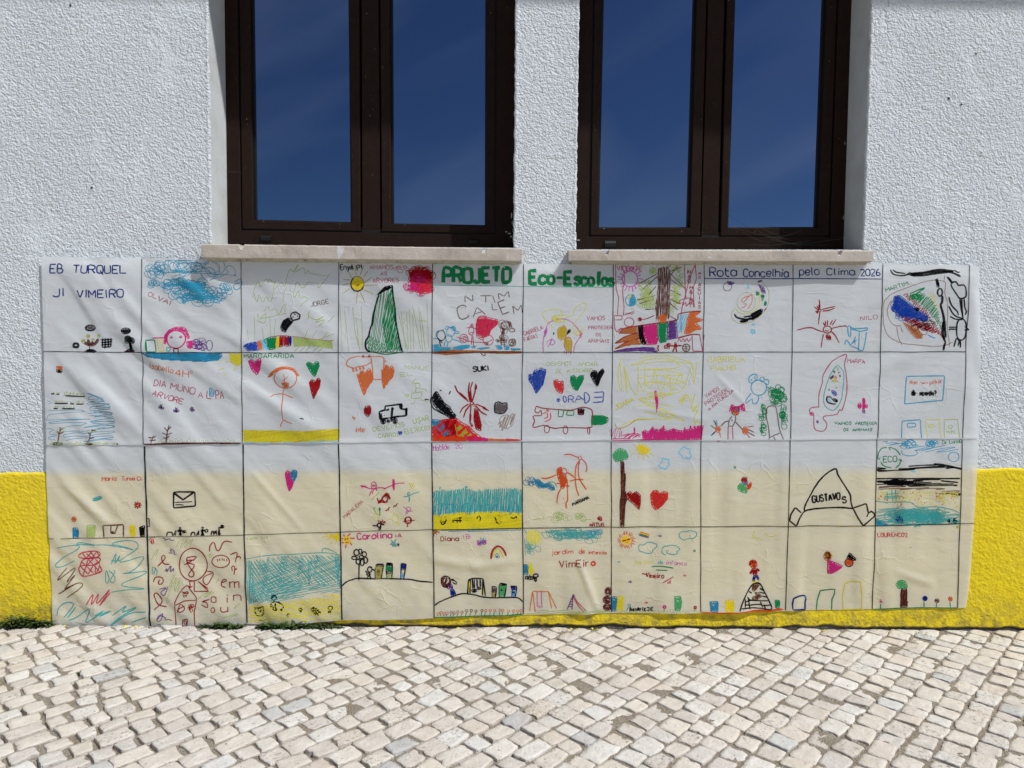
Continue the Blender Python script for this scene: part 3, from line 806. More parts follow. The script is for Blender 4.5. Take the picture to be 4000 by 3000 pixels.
l K 7 1675,660 1680,622 1860,600 1855,655 1910,655 | 1615,680 1680,662 1700,668 | 1615,680 1625,765 1720,750 | 1760,740 1910,725 1910,640
f K 6 85 1830,600 1862,600 1860,655 1835,650
f K 6 85 1895,650 1918,640 1912,730 1897,725
f K 6 85 1620,700 1640,700 1645,765 1625,765
e K - 1658,785,28,30 | 1712,785,18,22 | 1785,780,24,33 | 1757,650,16,16 | 1668,722,7,7
l K 9 1757,640 1745,790 | 1700,665 1720,655
l K 7 1725,750 1780,738
@B2 lettering
t L 4.5 1550,897 1890,837 46 DEVEMOS
t L 4.5 1987,812 2150,768 50 USAR
t L 4.5 1605,967 1835,942 44 CARROS
t L 4.5 1893,920 2165,872 48 ELETRICOS
f B 6 80 1820,890 1838,900 1860,885 1858,915 1840,937 1822,912
e N - 2045,805,5,10
@B3 lettering
t K 7 550,252 720,238 54 SUKI
@B3 mountain_drawing
f K 7 55 110,530 130,490 155,458 185,500 240,590 300,630 330,690 365,715 360,745 310,755 240,710 170,660 120,600
s K 5 290,495 310,460 | 190,452 212,453 | 30,555 50,548 72,556
s K 5 105,520 92,560 120,640 180,680 240,715
f R 7 50 108,850 215,770 370,750 430,800 510,840 560,900 640,960 640,990 108,995
f C2 7 60 108,765 220,775 260,860 320,935 240,945 160,850 108,820
f D 7 80 215,770 370,755 355,830 370,930 310,935 260,870
f J 7 30 355,815 440,840 540,935 450,945 380,940
f K 3.5 35 9 140,850 200,900 330,935 240,950 180,920
f P 7 5 470,950 640,960 720,975 715,995 500,995
f O 6 2 715,975 900,980 905,995 715,995
f R 6 2 900,975 1065,985 1065,992 900,995
f OR 7 4 108,950 480,950 480,995 108,995
@B3 spider_drawing
l D 6 350,398 380,465 480,550 500,575 | 515,575 500,450 510,365 | 530,575 520,430 545,360 | 540,570 570,470 582,395 570,380 | 500,600 440,640 405,700 | 520,605 470,670 445,745 | 525,615 515,790 540,850 545,820 | 580,600 650,630 720,675 | 560,600 640,690 700,722
l D 10 582,400 575,440 | 500,450 520,570 | 400,480 480,550 | 650,630 700,665 | 520,700 518,790
f D 6 75 565,650 600,660 640,830 630,890 580,870 555,760
f O 4 60 9 535,600 570,590 600,650 570,660
o D 5 535,592,20,18
@B3 stone_drawing
f A2 6 80 785,585 830,573 860,595 910,585 915,660 890,690 840,705 780,690
l K 5 785,590 830,573 855,595 912,585 918,650 885,695 840,705 780,690 778,630 785,590
f A 5 70 10 815,820 880,740 980,690 1010,740 960,800 900,870 860,885
o A 2.5 905,790,75,72
@B3 lettering
t L 4 1340,190 1610,182 42 DEVEMOS
t L 4 1680,190 1885,192 42 ANDAR
t L 4 1440,266 1502,266 38 DE
t L 4 1560,263 1835,256 40 AUTOCARRO
@B3 heart_drawing
f B 7 80 1145,290 1165,275 1185,290 1205,245 1230,225 1255,245 1275,205 1300,225 1330,225 1330,260 1300,380 1260,450 1225,490 1190,400 1150,350
@B3 heart_drawing
f R 7 60 1415,350 1450,335 1470,360 1518,350 1520,450 1505,492 1450,460 1418,400
@B3 heart_drawing
f G 7 60 1595,310 1630,290 1665,325 1690,295 1740,290 1720,370 1665,455 1625,435 1595,360
@B3 heart_drawing
f K 7 70 1808,290 1830,240 1870,240 1885,275 1940,215 1958,250 1915,330 1880,410 1845,360
@B3 bus_drawing
e B - 1465,558,20,18
s B 5 1520,515 1520,560 1545,585 1548,530 1520,510
t B 5 1575,582 1632,582 70 R
t B 5 1645,580 1740,555 62 A
t B 5 1748,587 1800,585 108 D
l B 5 1845,475 1952,468 1945,575 1835,583 | 1845,528 1945,525
s D 4.5 1230,622 1300,645 1450,658 1600,665 1720,635 1800,650 1830,680 1830,820 1805,855 1650,855 1500,855 1420,860 1350,840 1300,830 1195,850 1210,780 1195,730 1285,725 | 1230,622 1212,680 1250,695 1280,665 1285,725
o D 4 1342,870,28,42 | 1542,878,25,45 | 1792,885,12,42
l G 4.5 1470,662 1525,665 1515,735 1462,738 1470,662 | 1560,675 1635,670 1630,720 1555,720 1560,675
f K 6 85 1675,655 1740,650 1740,715 1678,715
f D 5 85 1690,665 1725,662 1725,705 1692,708
e R - 1350,668,16,16
s R 4.5 1290,710 1340,690 1350,740 1310,755 | 1380,690 1380,760 1320,790
f G 6 15 1825,725 1940,725 2000,745 2000,790 1940,820 1820,820
@B4 scribble_drawing
s Y2 4 230,105 190,150 170,300 200,460 210,400 190,150 | 235,175 250,350 265,485 260,350 235,200 300,400 360,500 385,460 385,200 | 390,190 390,340 455,470 455,180
s Y2 4 440,370 500,420 530,420 570,240 600,400 640,450 720,280 745,460 850,270 870,450 970,180 985,390 1020,140
s Y2 4 300,185 500,120 700,110 800,150 815,210 420,230 | 400,105 600,80 750,90 970,165 700,140 300,180 | 420,230 700,240 870,290 600,290 390,320 | 440,370 600,360 860,380 840,350 640,300 | 430,375 600,370 740,420 830,475 480,485 760,500 490,515
s Y2 4 385,545 650,540 600,520 390,550 780,630 | 350,620 500,620 620,680 780,720 400,560 | 450,675 600,720 740,765 400,760 210,825 | 620,640 890,780 600,700
s Y2 5 820,570 910,490 850,620 920,500 960,600 1000,480 960,650 1040,600 970,680 1030,660 990,740 1010,830 | 990,790 1070,797 | 850,580 900,520 830,580
s J3 4.5 600,760 380,770 280,830 190,860 145,840 145,810
t J2 4.5 150,668 345,568 54 JOANA
@B4 grass_drawing
f P 6 80 565,460 580,455 600,560 590,640 588,695 583,690 583,620 570,540
f P 7 65 430,900 460,880 500,900 540,855 600,890 650,850 700,890 760,865 850,890 930,870 1060,830 1085,830 1060,980 600,985 440,980
f P 3 75 13 80,870 160,850 210,890 210,960 100,970
f P 5 30 9 220,935 350,900 420,930 420,955 230,960
f P 5 2 8 100,970 420,965 900,980 900,988 110,988
l P 7 540,885 545,845 | 660,880 662,830 | 770,890 765,860 | 890,890 890,850 | 945,870 950,830 | 1000,870 990,835 | 1040,870 1030,830 | 590,890 592,862 | 350,910 345,850
@B4 lettering
t Y2 4.5 1140,150 1530,146 58 GABRIELA
t Y2 4.5 1170,240 1435,235 52 FIALHO
t M 4 1120,535 1265,445 42 VAMOS
t M 4 1118,615 1350,462 40 PROTEGER
t M 4 1150,672 1415,462 36 A.NATUREZA
@B4 animal_drawing
s C 4.5 1600,375 1575,345 1590,300 1640,278 1668,300 1660,335 1600,380
e C - 1605,342,11,13 | 1642,315,8,20
o C 4.5 1685,425,85,82
o C 4 1722,335,24,28
s C 4.5 1740,370 1790,390 1785,340 1750,340 | 1760,410 1800,430 1815,410 | 1605,480 1545,560 1550,590 1610,545 1620,595 1660,590 1685,540 1670,500
@B4 girl_drawing
f P 7 30 1365,680 1390,600 1430,630 1480,620 1520,590 1535,680 1500,660 1440,640
e O - 1430,675,42,45
o W 3.5 1430,675,42,45
e N - 1428,675,20,22
e B - 1460,660,16,26
l W 4.5 1395,730 1365,770 1355,835 1405,838 1435,770 1430,725
s M 4.5 1355,835 1350,980 | 1400,840 1405,980
e V - 1395,775,10,12
l W 5 1360,780 1320,790 1270,840 | 1430,790 1510,875
e O - 1243,868,27,35 | 1537,885,30,43
l W 4.5 1225,840 1215,800 1195,770 | 1560,870 1638,905 | 1565,900 1640,943
l C 4 1235,835 1228,765
l G 4.5 1215,865 1165,825
l N 5 1220,890 1168,940
l O 4.5 1260,895 1272,960
l M 5 1560,845 1632,838 | 1550,915 1590,965
@B4 tree_drawing
c G 3.6 1870,540,85,65,22,50
c G 3.6 1715,690,40,90,13,28
c G 3.6 1730,860,42,70,11,26
c G 3.6 1950,720,25,150,17,32
c G 4 1880,450,110,40,8,34
s W 4.5 1800,960 1790,850 1765,720 1775,640 1830,620 1870,640 1890,760 1910,880 1945,980
s W 4 1790,985 1800,960 1910,910 | 1840,950 1860,985
@B5 island_drawing
s M 4.5 390,640 395,500 430,370 440,290 520,160 600,100 670,70 693,75 670,180 685,280 690,480 640,665 615,655 580,710 450,730 440,760 475,810 460,870 420,892 350,870 335,800 335,720 290,680 310,640 390,628
s T 4 590,185 620,205 660,260 655,400 630,560 550,665 460,620 445,520 480,380 520,280 590,185
f L 5 70 580,200 600,205 612,245 595,240
f W 5 10 548,240 565,245 570,265 550,265
f D2 6 30 510,320 550,285 560,300 525,335
f O 5 50 570,295 590,320 560,330
f J2 5 60 550,335 585,325 575,368 550,365
l W 4 600,265 615,260 | 610,290 628,320 620,285
e D - 540,350,7,10 | 590,355,6,8
o W 4 502,447,8,12
e G - 583,425,9,10
f B 6 50 530,455 555,455 585,480 585,510 560,510 535,480
f K 6 20 535,545 565,540 598,560 590,575 560,575
s K 6 480,520 480,570 530,595 578,598 | 480,520 500,525 520,520 530,545
f E 5 30 490,540 530,565 535,575 495,555
e P - 315,705,22,20
f V 5 50 365,780 378,770 390,800 370,805
@B5 butterfly_drawing
f P 6 85 862,540 885,535 885,600 880,665 858,660 862,600
e P - 828,618,20,32
f P 6 85 885,610 915,600 910,645 885,640
f V 6 85 860,665 880,660 887,698 858,697
@B5 lettering
t M 4.5 700,155 890,165 42 MARPA
t G 4.5 560,824 740,820 34 VAMOS
t G 4.5 788,825 1010,822 34 PROTEGER
t G 4.5 655,890 710,890 32 OS
t G 4.5 750,890 960,888 32 ANIMAIS
@B5 sign_drawing
l C 5 1338,303 1740,295 1722,560 1312,597 1338,303
t O 4.5 1375,387 1450,387 42 Nao
t O 4.5 1478,383 1565,383 26 vamos
t O 4.5 1585,388 1715,372 46 poluir
t K 8 1390,508 1430,508 60 de
t K 8 1475,505 1650,505 50 acordo?
@B5 bin_drawing
l C 4.5 1278,965 1287,782 1485,767 1497,970 | 1343,805 1432,805 1435,845 1343,848 1343,805
@B5 bin_drawing
l Y2 4.5 1560,960 1542,770 1692,768 1705,965 | 1575,825 1630,815 1628,852 1580,855 1575,825
@B5 bin_drawing
l L 4.5 1742,965 1747,768 1888,768 1905,965 | 1787,835 1830,832 1830,860 1787,862 1787,835
t L 4 1768,915 1858,915 42 vidro
@C1 lettering
t OR 5 705,460 855,457 48 Maria
t OR 5 918,455 1055,455 44 Turma
t OR 5 1085,453 1125,453 38 D
l OR 5 1135,415 1136,421 | 1133,446 1134,452
@C1 cloud_drawing
f T 6 10 605,650 680,625 710,635 700,650 640,675 610,672
@C1 sun_drawing
r D 6 1088,722,12,40,8
e OR - 1088,722,19,17
e O - 404,872,24,26
o R 4 404,872,25,27
l D 4 395,862 396,868 | 410,862 411,868
s D 3.5 392,880 404,888 415,878
@C1 bin_drawing
f C2 7 85 388,968 447,966 450,1075 395,1078
@C1 bin_drawing
f L 7 85 542,938 635,935 628,1070 545,1070
@C1 bin_drawing
f Y 7 85 1000,940 1055,940 1058,1060 1010,1060
@C1 bin_drawing
f K 7 85 1105,962 1158,938 1158,1060 1118,1058
@C1 swing_drawing
l D2 6 725,1065 715,938 935,932 935,1062
l D2 5 805,938 800,1005 | 875,935 850,1010
f D2 6 10 798,1003 853,1010 850,1028 798,1022
@C1 envelope_drawing
l K 6.5 1475,582 1540,578 1700,580 1708,730 1600,738 1478,750 1475,582
l K 7.5 1480,590 1575,663 1690,585
s K 4.5 1490,692 1540,688 1580,690 1610,685 1630,688 1655,683 1675,685 | 1495,717 1540,715 1590,720
l K 5 1190,865 1213,868 1212,952 1190,952
@C1 people_drawing
l K 6 1405,1050 1412,1010 1460,1012 1470,1050 | 1480,1050 1485,1015 1500,1015 1502,1050 | 1498,990 1502,1015 | 1665,1048 1675,1010 1705,1010 1712,1048 | 1730,1045 1735,1010 1750,1010 | 1750,990 1748,1040 | 1815,990 1840,975 1850,1005 1820,1010 1815,990 | 1880,1040 1890,1000 1905,1000 1908,1040 | 1915,1030 1925,1000 1935,990 1937,1040
e K - 1550,962,14,14 | 1790,962,14,13 | 1965,965,16,12
l K 8 1550,975 1550,1010 | 1550,1010 1540,1045 | 1550,1010 1560,1045 | 1520,1000 1545,990 1575,990 | 1790,975 1790,1010 | 1790,1010 1778,1045 | 1790,1010 1803,1045 | 1770,1000 1820,990 | 1965,975 1965,1010 1955,1040 | 1965,1010 1975,1040 | 1975,965 2000,945
f K 6 10 1570,995 1610,985 1618,1010 1580,1020
f K 6 10 1985,935 2018,935 2015,968 1985,965
@C2 heart_drawing
f P 7 80 600,380 625,348 655,365 660,400 690,480 670,520 645,578 620,500
f C2 7 80 660,375 690,342 728,350 725,400 695,475 655,400
@C2 people_drawing
t M 4 1242,865 1445,690 38 MADALENA
s P 4.5 1405,512 1460,515 1520,545 1620,530 1680,535 | 1430,540 1425,520 1500,535 | 1660,548 1740,510 1810,485 1888,480
o P 4 1555,510,28,42
c P 3.5 1555,515,20,35,5,15
l P 4.5 1535,560 1505,620 | 1550,555 1540,600 | 1575,530 1588,565
f P 5 85 1760,440 1775,435 1780,500 1775,570 1758,520
l L 5 1535,665 1570,620 | 1575,620 1615,580
s D 6.5 1590,640 1620,700 1650,640 1700,590 1735,650 | 1600,700 1640,660 1680,690 1710,650 | 1620,680 1670,690 1710,680
f D 5 60 1670,625 1705,585 1735,640 1720,655
s D 6 1675,775 1690,785 1700,760 1710,780 1720,740 1735,750 | 1765,745 1780,720 1790,740 1800,710 1820,700
o Y2 4 1970,510,18,30
l Y2 4 1930,480 1960,500 | 1950,545 1940,555 | 1960,540 1985,475
o T 4 1932,600,14,26
s T 4 1870,628 1930,620 1990,590 2050,575
l T 4 1935,620 1935,690 | 1945,630 1940,670 | 1925,580 1932,625
o P2 4 1930,762,22,26
s P2 4 1875,735 1920,770 1960,785 1975,780 | 1900,830 1910,770 | 1915,810 1925,780
o D 6.5 1925,882,36,36
s D 4.5 1870,895 2000,880 | 1915,955 1925,900 | 1900,860 1900,910 | 1950,850 1950,910
o Y2 3.5 1788,860,35,45
s Y2 3.5 1690,885 1760,862 | 1830,870 1880,860 | 1800,900 1800,945 | 1810,900 1825,940
l L 6 1545,740 1560,770 1590,820 | 1570,735 1560,770
f G 5 80 1612,760 1622,732 1628,770 1615,795
l G 4 1620,790 1622,830
o Y2 4 1580,845,28,38
t D 5 1597,915 1680,915 36 YARA
o K 6 1612,935,20,24
s K 5.5 1540,940 1590,945 | 1635,920 1668,932 | 1610,990 1612,950 | 1625,985 1630,950
@C3 lettering
t P2 4 122,138 298,120 62 Matilde
t P2 4 355,112 432,105 44 2C
o P2 2.5 392,78,6,7
@C3 sea_drawing
f T 5 87 7 118,570 180,550 260,555 400,540 500,530 560,560 700,545 850,535 1078,540 1078,810 900,800 800,790 600,800 400,800 118,835
f T 5 80 18 118,590 1075,580 1075,800 118,820
f C2 4 84 26 118,690 1075,730 1075,805 118,825
l T 5 190,555 197,520 | 470,540 468,515 | 480,535 484,515 | 1000,545 996,535
f Y3 7 5 118,835 400,802 800,792 1078,814 1078,972 118,978
f J2 4 8 15 118,845 1078,824 1078,972 118,978
s K 5.5 205,900 198,860 215,850 230,870 250,845 262,870 240,920 215,925 200,890 | 835,820 820,835 850,850 825,875 852,905 830,925 800,900 790,860 780,850 | 950,850 955,895 985,905 1018,870 1015,840 985,865 950,850
f K 5 60 9 215,880 240,870 248,900 225,918
l K 5.5 340,855 335,905 | 375,850 378,912 | 410,850 410,905 | 325,860 430,855 | 322,885 430,885
o K 5.5 610,865,18,32
f C2 4 2 7 180,990 400,985 700,975 1075,968 1075,985 800,995 500,1005 250,1000
@C3 people_drawing
s OR 5.5 1525,178 1580,172 1640,190 1690,212 | 1715,220 1760,270 1772,330 1760,365 | 1685,245 1655,310 1648,420 1655,520 1685,620 | 1695,240 1680,330 1695,440 1768,555 | 1585,462 1650,445 1735,445
o O 4.5 1697,213,17,25
f OR 7 75 1450,350 1460,320 1500,305 1505,370 1550,410 1555,460 1520,545 1490,540 1490,480 1465,440
o O 4.5 1525,360,30,42
s P2 4 1500,375 1540,380 1560,385 | 1500,350 1520,340
s OR 5.5 1280,428 1350,430 1450,390 | 1555,365 1600,390 1638,425 | 1440,485 1500,485 | 1545,510 1585,515 | 1490,545 1460,610 1450,705 | 1560,440 1565,660 1548,690 1552,760
e OR - 1523,650,7,14
c C2 3.5 1160,470,65,40,9,34
f C2 6 75 1215,450 1250,435 1290,480 1310,520 1260,540 1220,500
f C2 6 60 1320,490 1370,475 1420,520 1430,555 1390,560 1330,520
c C2 3.5 1310,515,50,25,9,24
s T 4 1355,470 1420,475 1452,530
t K 5.5 1625,728 1800,650 38 MARIANA
c L 3 1490,850,120,35,12,44
c L 3 1680,850,80,45,9,34
s L 3 1200,880 1250,860 1310,870 1300,830 | 1700,880 1820,875
c D 4.5 1905,870,40,25,7,20
t D 5.5 1803,947 1957,947 36 ARTUR
@C4 tree_drawing
f G2 7 85 110,180 150,130 190,105 250,125 280,180 270,225 230,225 190,240 150,258 125,220
f D2 7 85 200,235 225,235 248,430 245,600 270,650 245,720 235,950 195,950 190,700 205,600
@C4 sun_drawing
f Y 5 60 370,110 400,60 460,70 510,110 490,160 440,182 390,160
l Y 3.5 340,60 370,110 | 370,120 320,170 315,200 | 390,170 385,230 | 435,180 450,240 | 470,175 510,215 | 500,145 565,195 | 500,120 540,120
@C4 cloud_drawing
s E 6 820,165 840,130 880,92 910,110 945,115 940,150 960,190 930,222 900,210 870,220 860,185 820,165
@C4 cloud_drawing
s E 6 620,280 650,250 650,210 680,225 720,230 710,260 728,290 700,300 690,338 670,325 640,320 610,305 620,280
@C4 heart_drawing
f D 7 55 255,610 300,570 330,600 365,568 412,610 412,690 398,768 340,710 280,660
@C4 heart_drawing
f R 7 50 520,610 550,565 600,560 620,600 660,572 705,580 705,650 640,730 572,775 535,720
@C4 butterfly_drawing
s G 3.5 1418,300 1440,310 1425,330 1418,300
f G2 7 70 1455,520 1480,485 1530,480 1560,590 1500,580 1460,555
f D 6 60 1495,450 1510,420 1550,420 1560,460 1500,465
f V 6 60 1500,465 1560,450 1562,510 1545,500
f OR 6 60 1556,520 1600,470 1610,490 1590,540 1555,555
e G - 1560,425,8,12
e P - 1250,32,22,5
@C5 mountain_drawing
t K 8 327,688 618,655 72 GUSTAVO
t K 8 645,695 690,690 62 S
s K 6.5 235,785 240,730 300,610 370,490 460,390 560,328 585,345 600,400 690,540 730,610 740,700 765,765 | 765,755 600,742 400,752 300,765 235,785 190,845 150,940
l K 6.5 200,798 135,740 85,820 80,870 68,878 150,942 | 760,750 900,697 925,805 960,785 998,815 995,840 870,940
s K 6.5 765,760 810,850 870,940
s K 5 925,805 908,845
@C5 sea_drawing
f C 3.5 12 12 1060,25 1200,35 1450,70 1700,90 1900,100 1900,130 1780,150 1500,150 1350,100 1150,70
c C 3.5 1350,60,80,40,12,34
c C 3.5 1620,60,75,35,12,34
s C 3.5 1280,130 1290,170 1340,185 1400,185 1450,165 1430,120
o C 3.5 1842,200,60,52
t G 4 1725,65 1780,62 38 Dr
t G 4 1800,58 1935,50 38 LunaD
t G 4.5 1090,257 1235,252 62 ECO
s G 4.5 1130,100 1070,110 1035,165 1030,210 | 1025,205 1042,235 1055,200 | 1060,255 1100,300 1180,320 | 1220,320 1260,280 1272,225 | 1250,235 1278,228 1280,250 | 1270,180 1220,120 1150,95 1165,130
f K 7 3 8 1000,318 1140,318 1140,345 1260,338 1240,315 1440,295 1700,286 1930,325 1700,318 1500,330 1200,355 1030,368
s K 8 1630,278 1750,290 1935,332
f E 5 5 1380,350 1440,350 1430,362 1390,362
f K 6 2 8 1010,452 1500,460 1700,478 1895,490 1890,510 1700,515 1400,515 1300,500 1015,500
c K 4 1230,475,210,24,60,20
l K 6 1010,436 1400,432 1915,432 | 1700,455 1895,475 | 1400,450 1700,440
f W 5 3 8 1030,520 1200,508 1400,525 1700,530 1760,548 1500,550 1200,545 1050,550
f W 5 3 7 1620,580 1900,560 1915,605 1780,600
f K 6 5 1840,590 1915,593 1912,613 1850,605
d Y2 4 1020,570,1450,680,110
d Y2 4 1400,570,1900,730,110
d O 4 1020,570,1900,720,34
f Y2 3 5 14 1150,545 1500,555 1900,590 1900,620 1500,580 1150,560
l T 4 1130,575 1140,675 | 1180,545 1190,680 | 1218,545 1225,670 | 1100,630 1290,620 | 1120,605 1250,590 | 1100,645 1240,640
s T 4 1000,678 1150,690 1300,680 1390,690 1460,740 1650,735 1800,760 1910,800
f T 4 8 13 1010,760 1200,740 1400,765 1700,765 1910,810 1915,910 1010,935
f T 5 -8 16 1010,880 1400,850 1915,830 1915,910 1010,935
c T 3.2 1450,830,410,75,74,48
f C2 6 30 1010,860 1060,890 1160,938 1010,940
c N 2.5 1240,870,60,40,14,32
t K 9 1775,912 1880,905 48 4.6
l T 6 1010,940 1500,932 1915,922 | 1420,952 1445,944
e J - 1890,955,13,18
@D1 scribble_drawing
s T 4.5 225,212 340,190 460,185 440,230 300,310 215,385 215,412 290,410 415,345 | 440,175 460,155 640,182 520,178 430,170 | 640,178 800,185 1040,235 850,180 810,185 840,155 960,135 1060,145 1095,190 1060,240 900,350 960,355 1150,308 1100,400 1020,465 940,485 1165,465 1150,500 920,605 1170,648 1000,655 810,685
s T 4.5 810,385 860,268 850,380 900,290 880,350 | 805,350 905,345 | 760,450 750,560 770,590 790,540 760,450 | 790,450 840,500 855,560 830,585 800,560 850,470 835,445
s W 4.5 330,425 230,560 420,425 330,580 415,505 300,660 | 235,710 410,605 300,655 | 235,710 420,600 490,595 480,640 325,752
s R3 5 540,830 610,710 600,820 670,705 655,810 795,655 680,835 800,690
s T 5.5 225,940 240,860 300,808 385,805 390,840 300,960 | 335,965 425,845 | 350,990 430,960 575,870 540,1010 725,890 640,940 800,890 | 690,945 805,890 | 820,940 965,835 930,900 1080,850 900,960 805,1045 1000,920 1180,900 | 1030,1010 1190,955
@D1 net_drawing
s R3 5.5 460,290 500,262 580,248 660,248 692,280 640,318 540,325 465,310 460,290 | 470,410 520,330 690,320 640,390 470,410 500,515 690,470 702,430 680,390
l R3 5 500,262 540,325 | 540,270 600,320 650,250 | 600,250 530,330 | 580,250 640,320 | 650,250 690,300 | 490,360 540,405 560,330 620,395 | 620,320 545,405 | 620,395 690,350 | 640,330 690,385 | 480,410 560,490 | 540,405 500,515 | 545,405 620,480 | 620,395 560,495 | 620,395 690,470 | 640,400 640,485 | 690,400 650,480
@D1 scribble_drawing
f L 4 60 15 1505,200 1550,125 1700,120 1650,200 1550,225
f L 4 65 13 1225,345 1290,215 1310,230 1290,310
f L 4.5 72 13 1390,820 1420,640 1470,480 1540,560 1530,680 1500,690 1460,600 1420,800
f L 4.5 50 11 1835,300 1880,260 1920,270 1870,325
f L 4.5 65 10 1910,620 1980,490 1960,570
f L 4.5 35 13 1735,765 1800,710 1950,650 1880,720
f L 5 55 8 2110,880 2130,820 2190,810
f L 4.5 20 10 2005,970 2100,930 2210,925 2120,955
s V 4.5 1355,100 1390,110 1380,130 1440,110 1450,130 1488,125 | 1420,265 1460,270 1435,230 1480,240 1480,280 1505,285 | 1380,465 1410,430 1400,475 1450,400 1440,470 1480,430 1475,465 | 1325,655 1400,640 1340,690 1380,720 1415,630
s V 4 1295,990 1360,915 1340,990 1300,1000 1320,940 1390,960 1380,990 1420,980 1460,1000 | 1300,1040 1340,1040 1345,1055
s T 4 1245,500 1250,420 1280,440 1260,500 | 1270,420 1300,460 1290,510
l R3 4.5 1205,135 1245,90 1275,105 | 1220,140 1240,165 | 1235,120 1245,175 | 1250,115 1260,165
@D1 lettering
s D 5 1305,410 1380,330 1370,292 1345,320 1370,380 1435,388 | 1265,880 1350,790 1300,700 1265,720 1310,820 1400,848 | 1260,580 1280,530 1350,530 1365,580 1330,605 1310,580 1330,555
s D 5 1865,250 1870,190 1910,150 1940,230 1970,235 2020,145 2110,150 | 2085,285 2160,262 2140,365 | 2145,320 2190,300 2200,330 | 2110,460 2105,410 2135,415 2130,500 | 2135,440 2160,435
s D 5 1990,590 2050,560 2030,545 1995,570 1990,620 2035,640
t D 5 2082,642 2185,638 100 m
t D 5 1880,797 1935,797 85 a
t D 5 2035,800 2070,800 80 i
t D 5 2120,780 2200,780 88 n
t D 5 1880,905 1918,905 80 o
t D 5 1985,900 2060,900 80 u
s D 5 1775,820 1840,855 1830,800 1780,790 1865,765
@D1 balloon_drawing
o D 5 1685,390,150,175
s D 5 1590,390 1620,380 1700,330 1720,305 1660,310 1620,320 1630,370 1700,400 1640,490 1660,525 1695,510 1690,470 1650,420 1620,350 1700,345
l D 4.5 1640,570 1700,568 1700,680 1855,680 1755,580 | 1650,575 1660,635 | 1645,620 1662,638 1680,620 | 1740,570 1850,650
s D 4.5 1830,465 1900,480 1870,560 1830,610 1795,570 1810,520 1900,480
o D 4.5 1985,355,95,66
l D 4 1950,330 1955,355 | 1975,325 1978,350 | 2000,320 2002,345 | 2020,325 2022,350 | 2050,330 2052,355
@D1 house_drawing
s D 4.5 1490,825 1540,700 1620,615 1660,660 1725,765 1600,780 1490,825
l D 4.5 1490,830 1500,1060 | 1725,770 1700,900 1705,1055
c D 4.5 1600,690,40,20,9,15
f D 5 85 8 1570,700 1635,700 1625,745 1580,745
s D 4.5 1515,910 1550,820 1600,860 1560,900 1520,880 1600,830
c D 4.5 1665,850,30,40,7,25
l D 4.5 1570,1055 1570,990 1630,972 1612,1055
o D 4 1600,1015,15,25
@D2 lettering
t L 4.5 185,132 300,120 26 TIAGO
t L 4.5 345,110 420,105 20 22E
@D2 sun_drawing
f Y 5 50 1075,75 1190,60 1190,145 1120,115 1080,95
l Y 3.5 1000,100 1080,85 | 1020,60 1090,90 | 1070,30 1100,70 | 1040,125 1100,105 | 1080,180 1130,115 | 1140,165 1160,120 | 1160,30 1165,60
@D2 sea_drawing
f T 4.5 88 8 182,345 250,345 285,800 197,828
f T 3.8 -58 10 240,350 430,330 420,560 340,780 250,790
f T 3.8 -48 12 400,320 640,290 600,520 420,760 330,780
f T 3.8 -35 12 560,300 820,285 760,520 560,640 500,560
f T 3.8 -52 12 760,300 980,285 920,520 800,600 720,540
f T 3.8 -40 11 930,300 1190,290 1200,560 1000,620 900,560
f T 3.8 10 13 400,640 700,560 900,600 1200,600 1205,690 900,700 700,760 400,790
f T 3.6 25 13 200,600 500,500 800,600 700,745 300,800
f T 4 80 10 840,340 885,340 880,600 850,620
f T 4.5 82 9 1135,300 1195,300 1205,690 1160,600
f T 3.6 20 19 300,380 1180,340 1190,620 400,700
s T 4 180,330 400,295 700,280 1000,265 1190,290 | 1000,260 1000,225 1060,225 1160,270
f Y3 4 -15 12 195,835 500,790 800,760 950,730 1205,700 1215,960 900,990 500,1000 215,1010
f Y3 4 8 20 195,835 700,790 1205,720 1215,900 500,980 215,1000
@D2 beach_cleaner_drawing
s K 5.5 262,850 280,860 275,900 300,940 340,945 370,915 370,850 375,835 330,855 285,860
f K 5 60 9 300,880 335,870 350,900 320,920
o K 5 483,745,28,25
f K 5 20 450,745 470,722 510,725 480,735 455,760
s K 5.5 480,770 490,790 460,800 450,840 480,840 475,870 520,880 500,850 500,800 | 500,785 540,800 590,840 550,880 580,875
e K - 535,795,12,10 | 465,830,12,12 | 560,870,8,8 | 515,873,8,8
o K 5 640,930,12,20
o K 5 768,872,20,14
l K 5 765,885 768,900 | 778,885 778,900 | 875,870 920,845 | 885,890 950,855 | 905,910 970,870 | 925,930 985,890 | 900,845 965,935 | 880,865 940,925 | 930,855 990,910 | 1080,870 1068,910 | 1100,870 1085,910
o K 5 1090,855,25,20
@D2 sun_drawing
e YO - 1265,130,38,42
l OR 5.5 1230,65 1240,90 | 1270,85 1305,58 | 1300,110 1350,110 | 1210,110 1225,120 | 1210,155 1230,158 | 1295,150 1320,185 | 1255,180 1250,215
l D 7 1237,118 1255,120 | 1262,115 1278,112
s D 4.5 1245,150 1265,160 1280,150
@D2 lettering
t P 6.5 1380,120 1750,108 66 Carolina
t P 5 1780,98 1852,100 42 1A
@D2 bee_drawing
f T 5 80 1740,160 1770,150 1800,170 1795,200 1750,195
l P 4.5 1765,155 1770,195
e K - 1818,180,11,20
l T 4.5 1725,172 1745,175 | 1740,130 1765,155 | 1795,120 1775,155
@D2 flower_drawing
o K 5.5 1370,262,30,32 | 1410,250,18,28 | 1452,280,25,28 | 1345,320,30,18 | 1385,360,22,28 | 1430,370,20,38 | 1468,345,20,35 | 1420,310,25,20
l K 5.5 1397,380 1395,560
@D2 girl_drawing
o K 5 1512,445,25,28
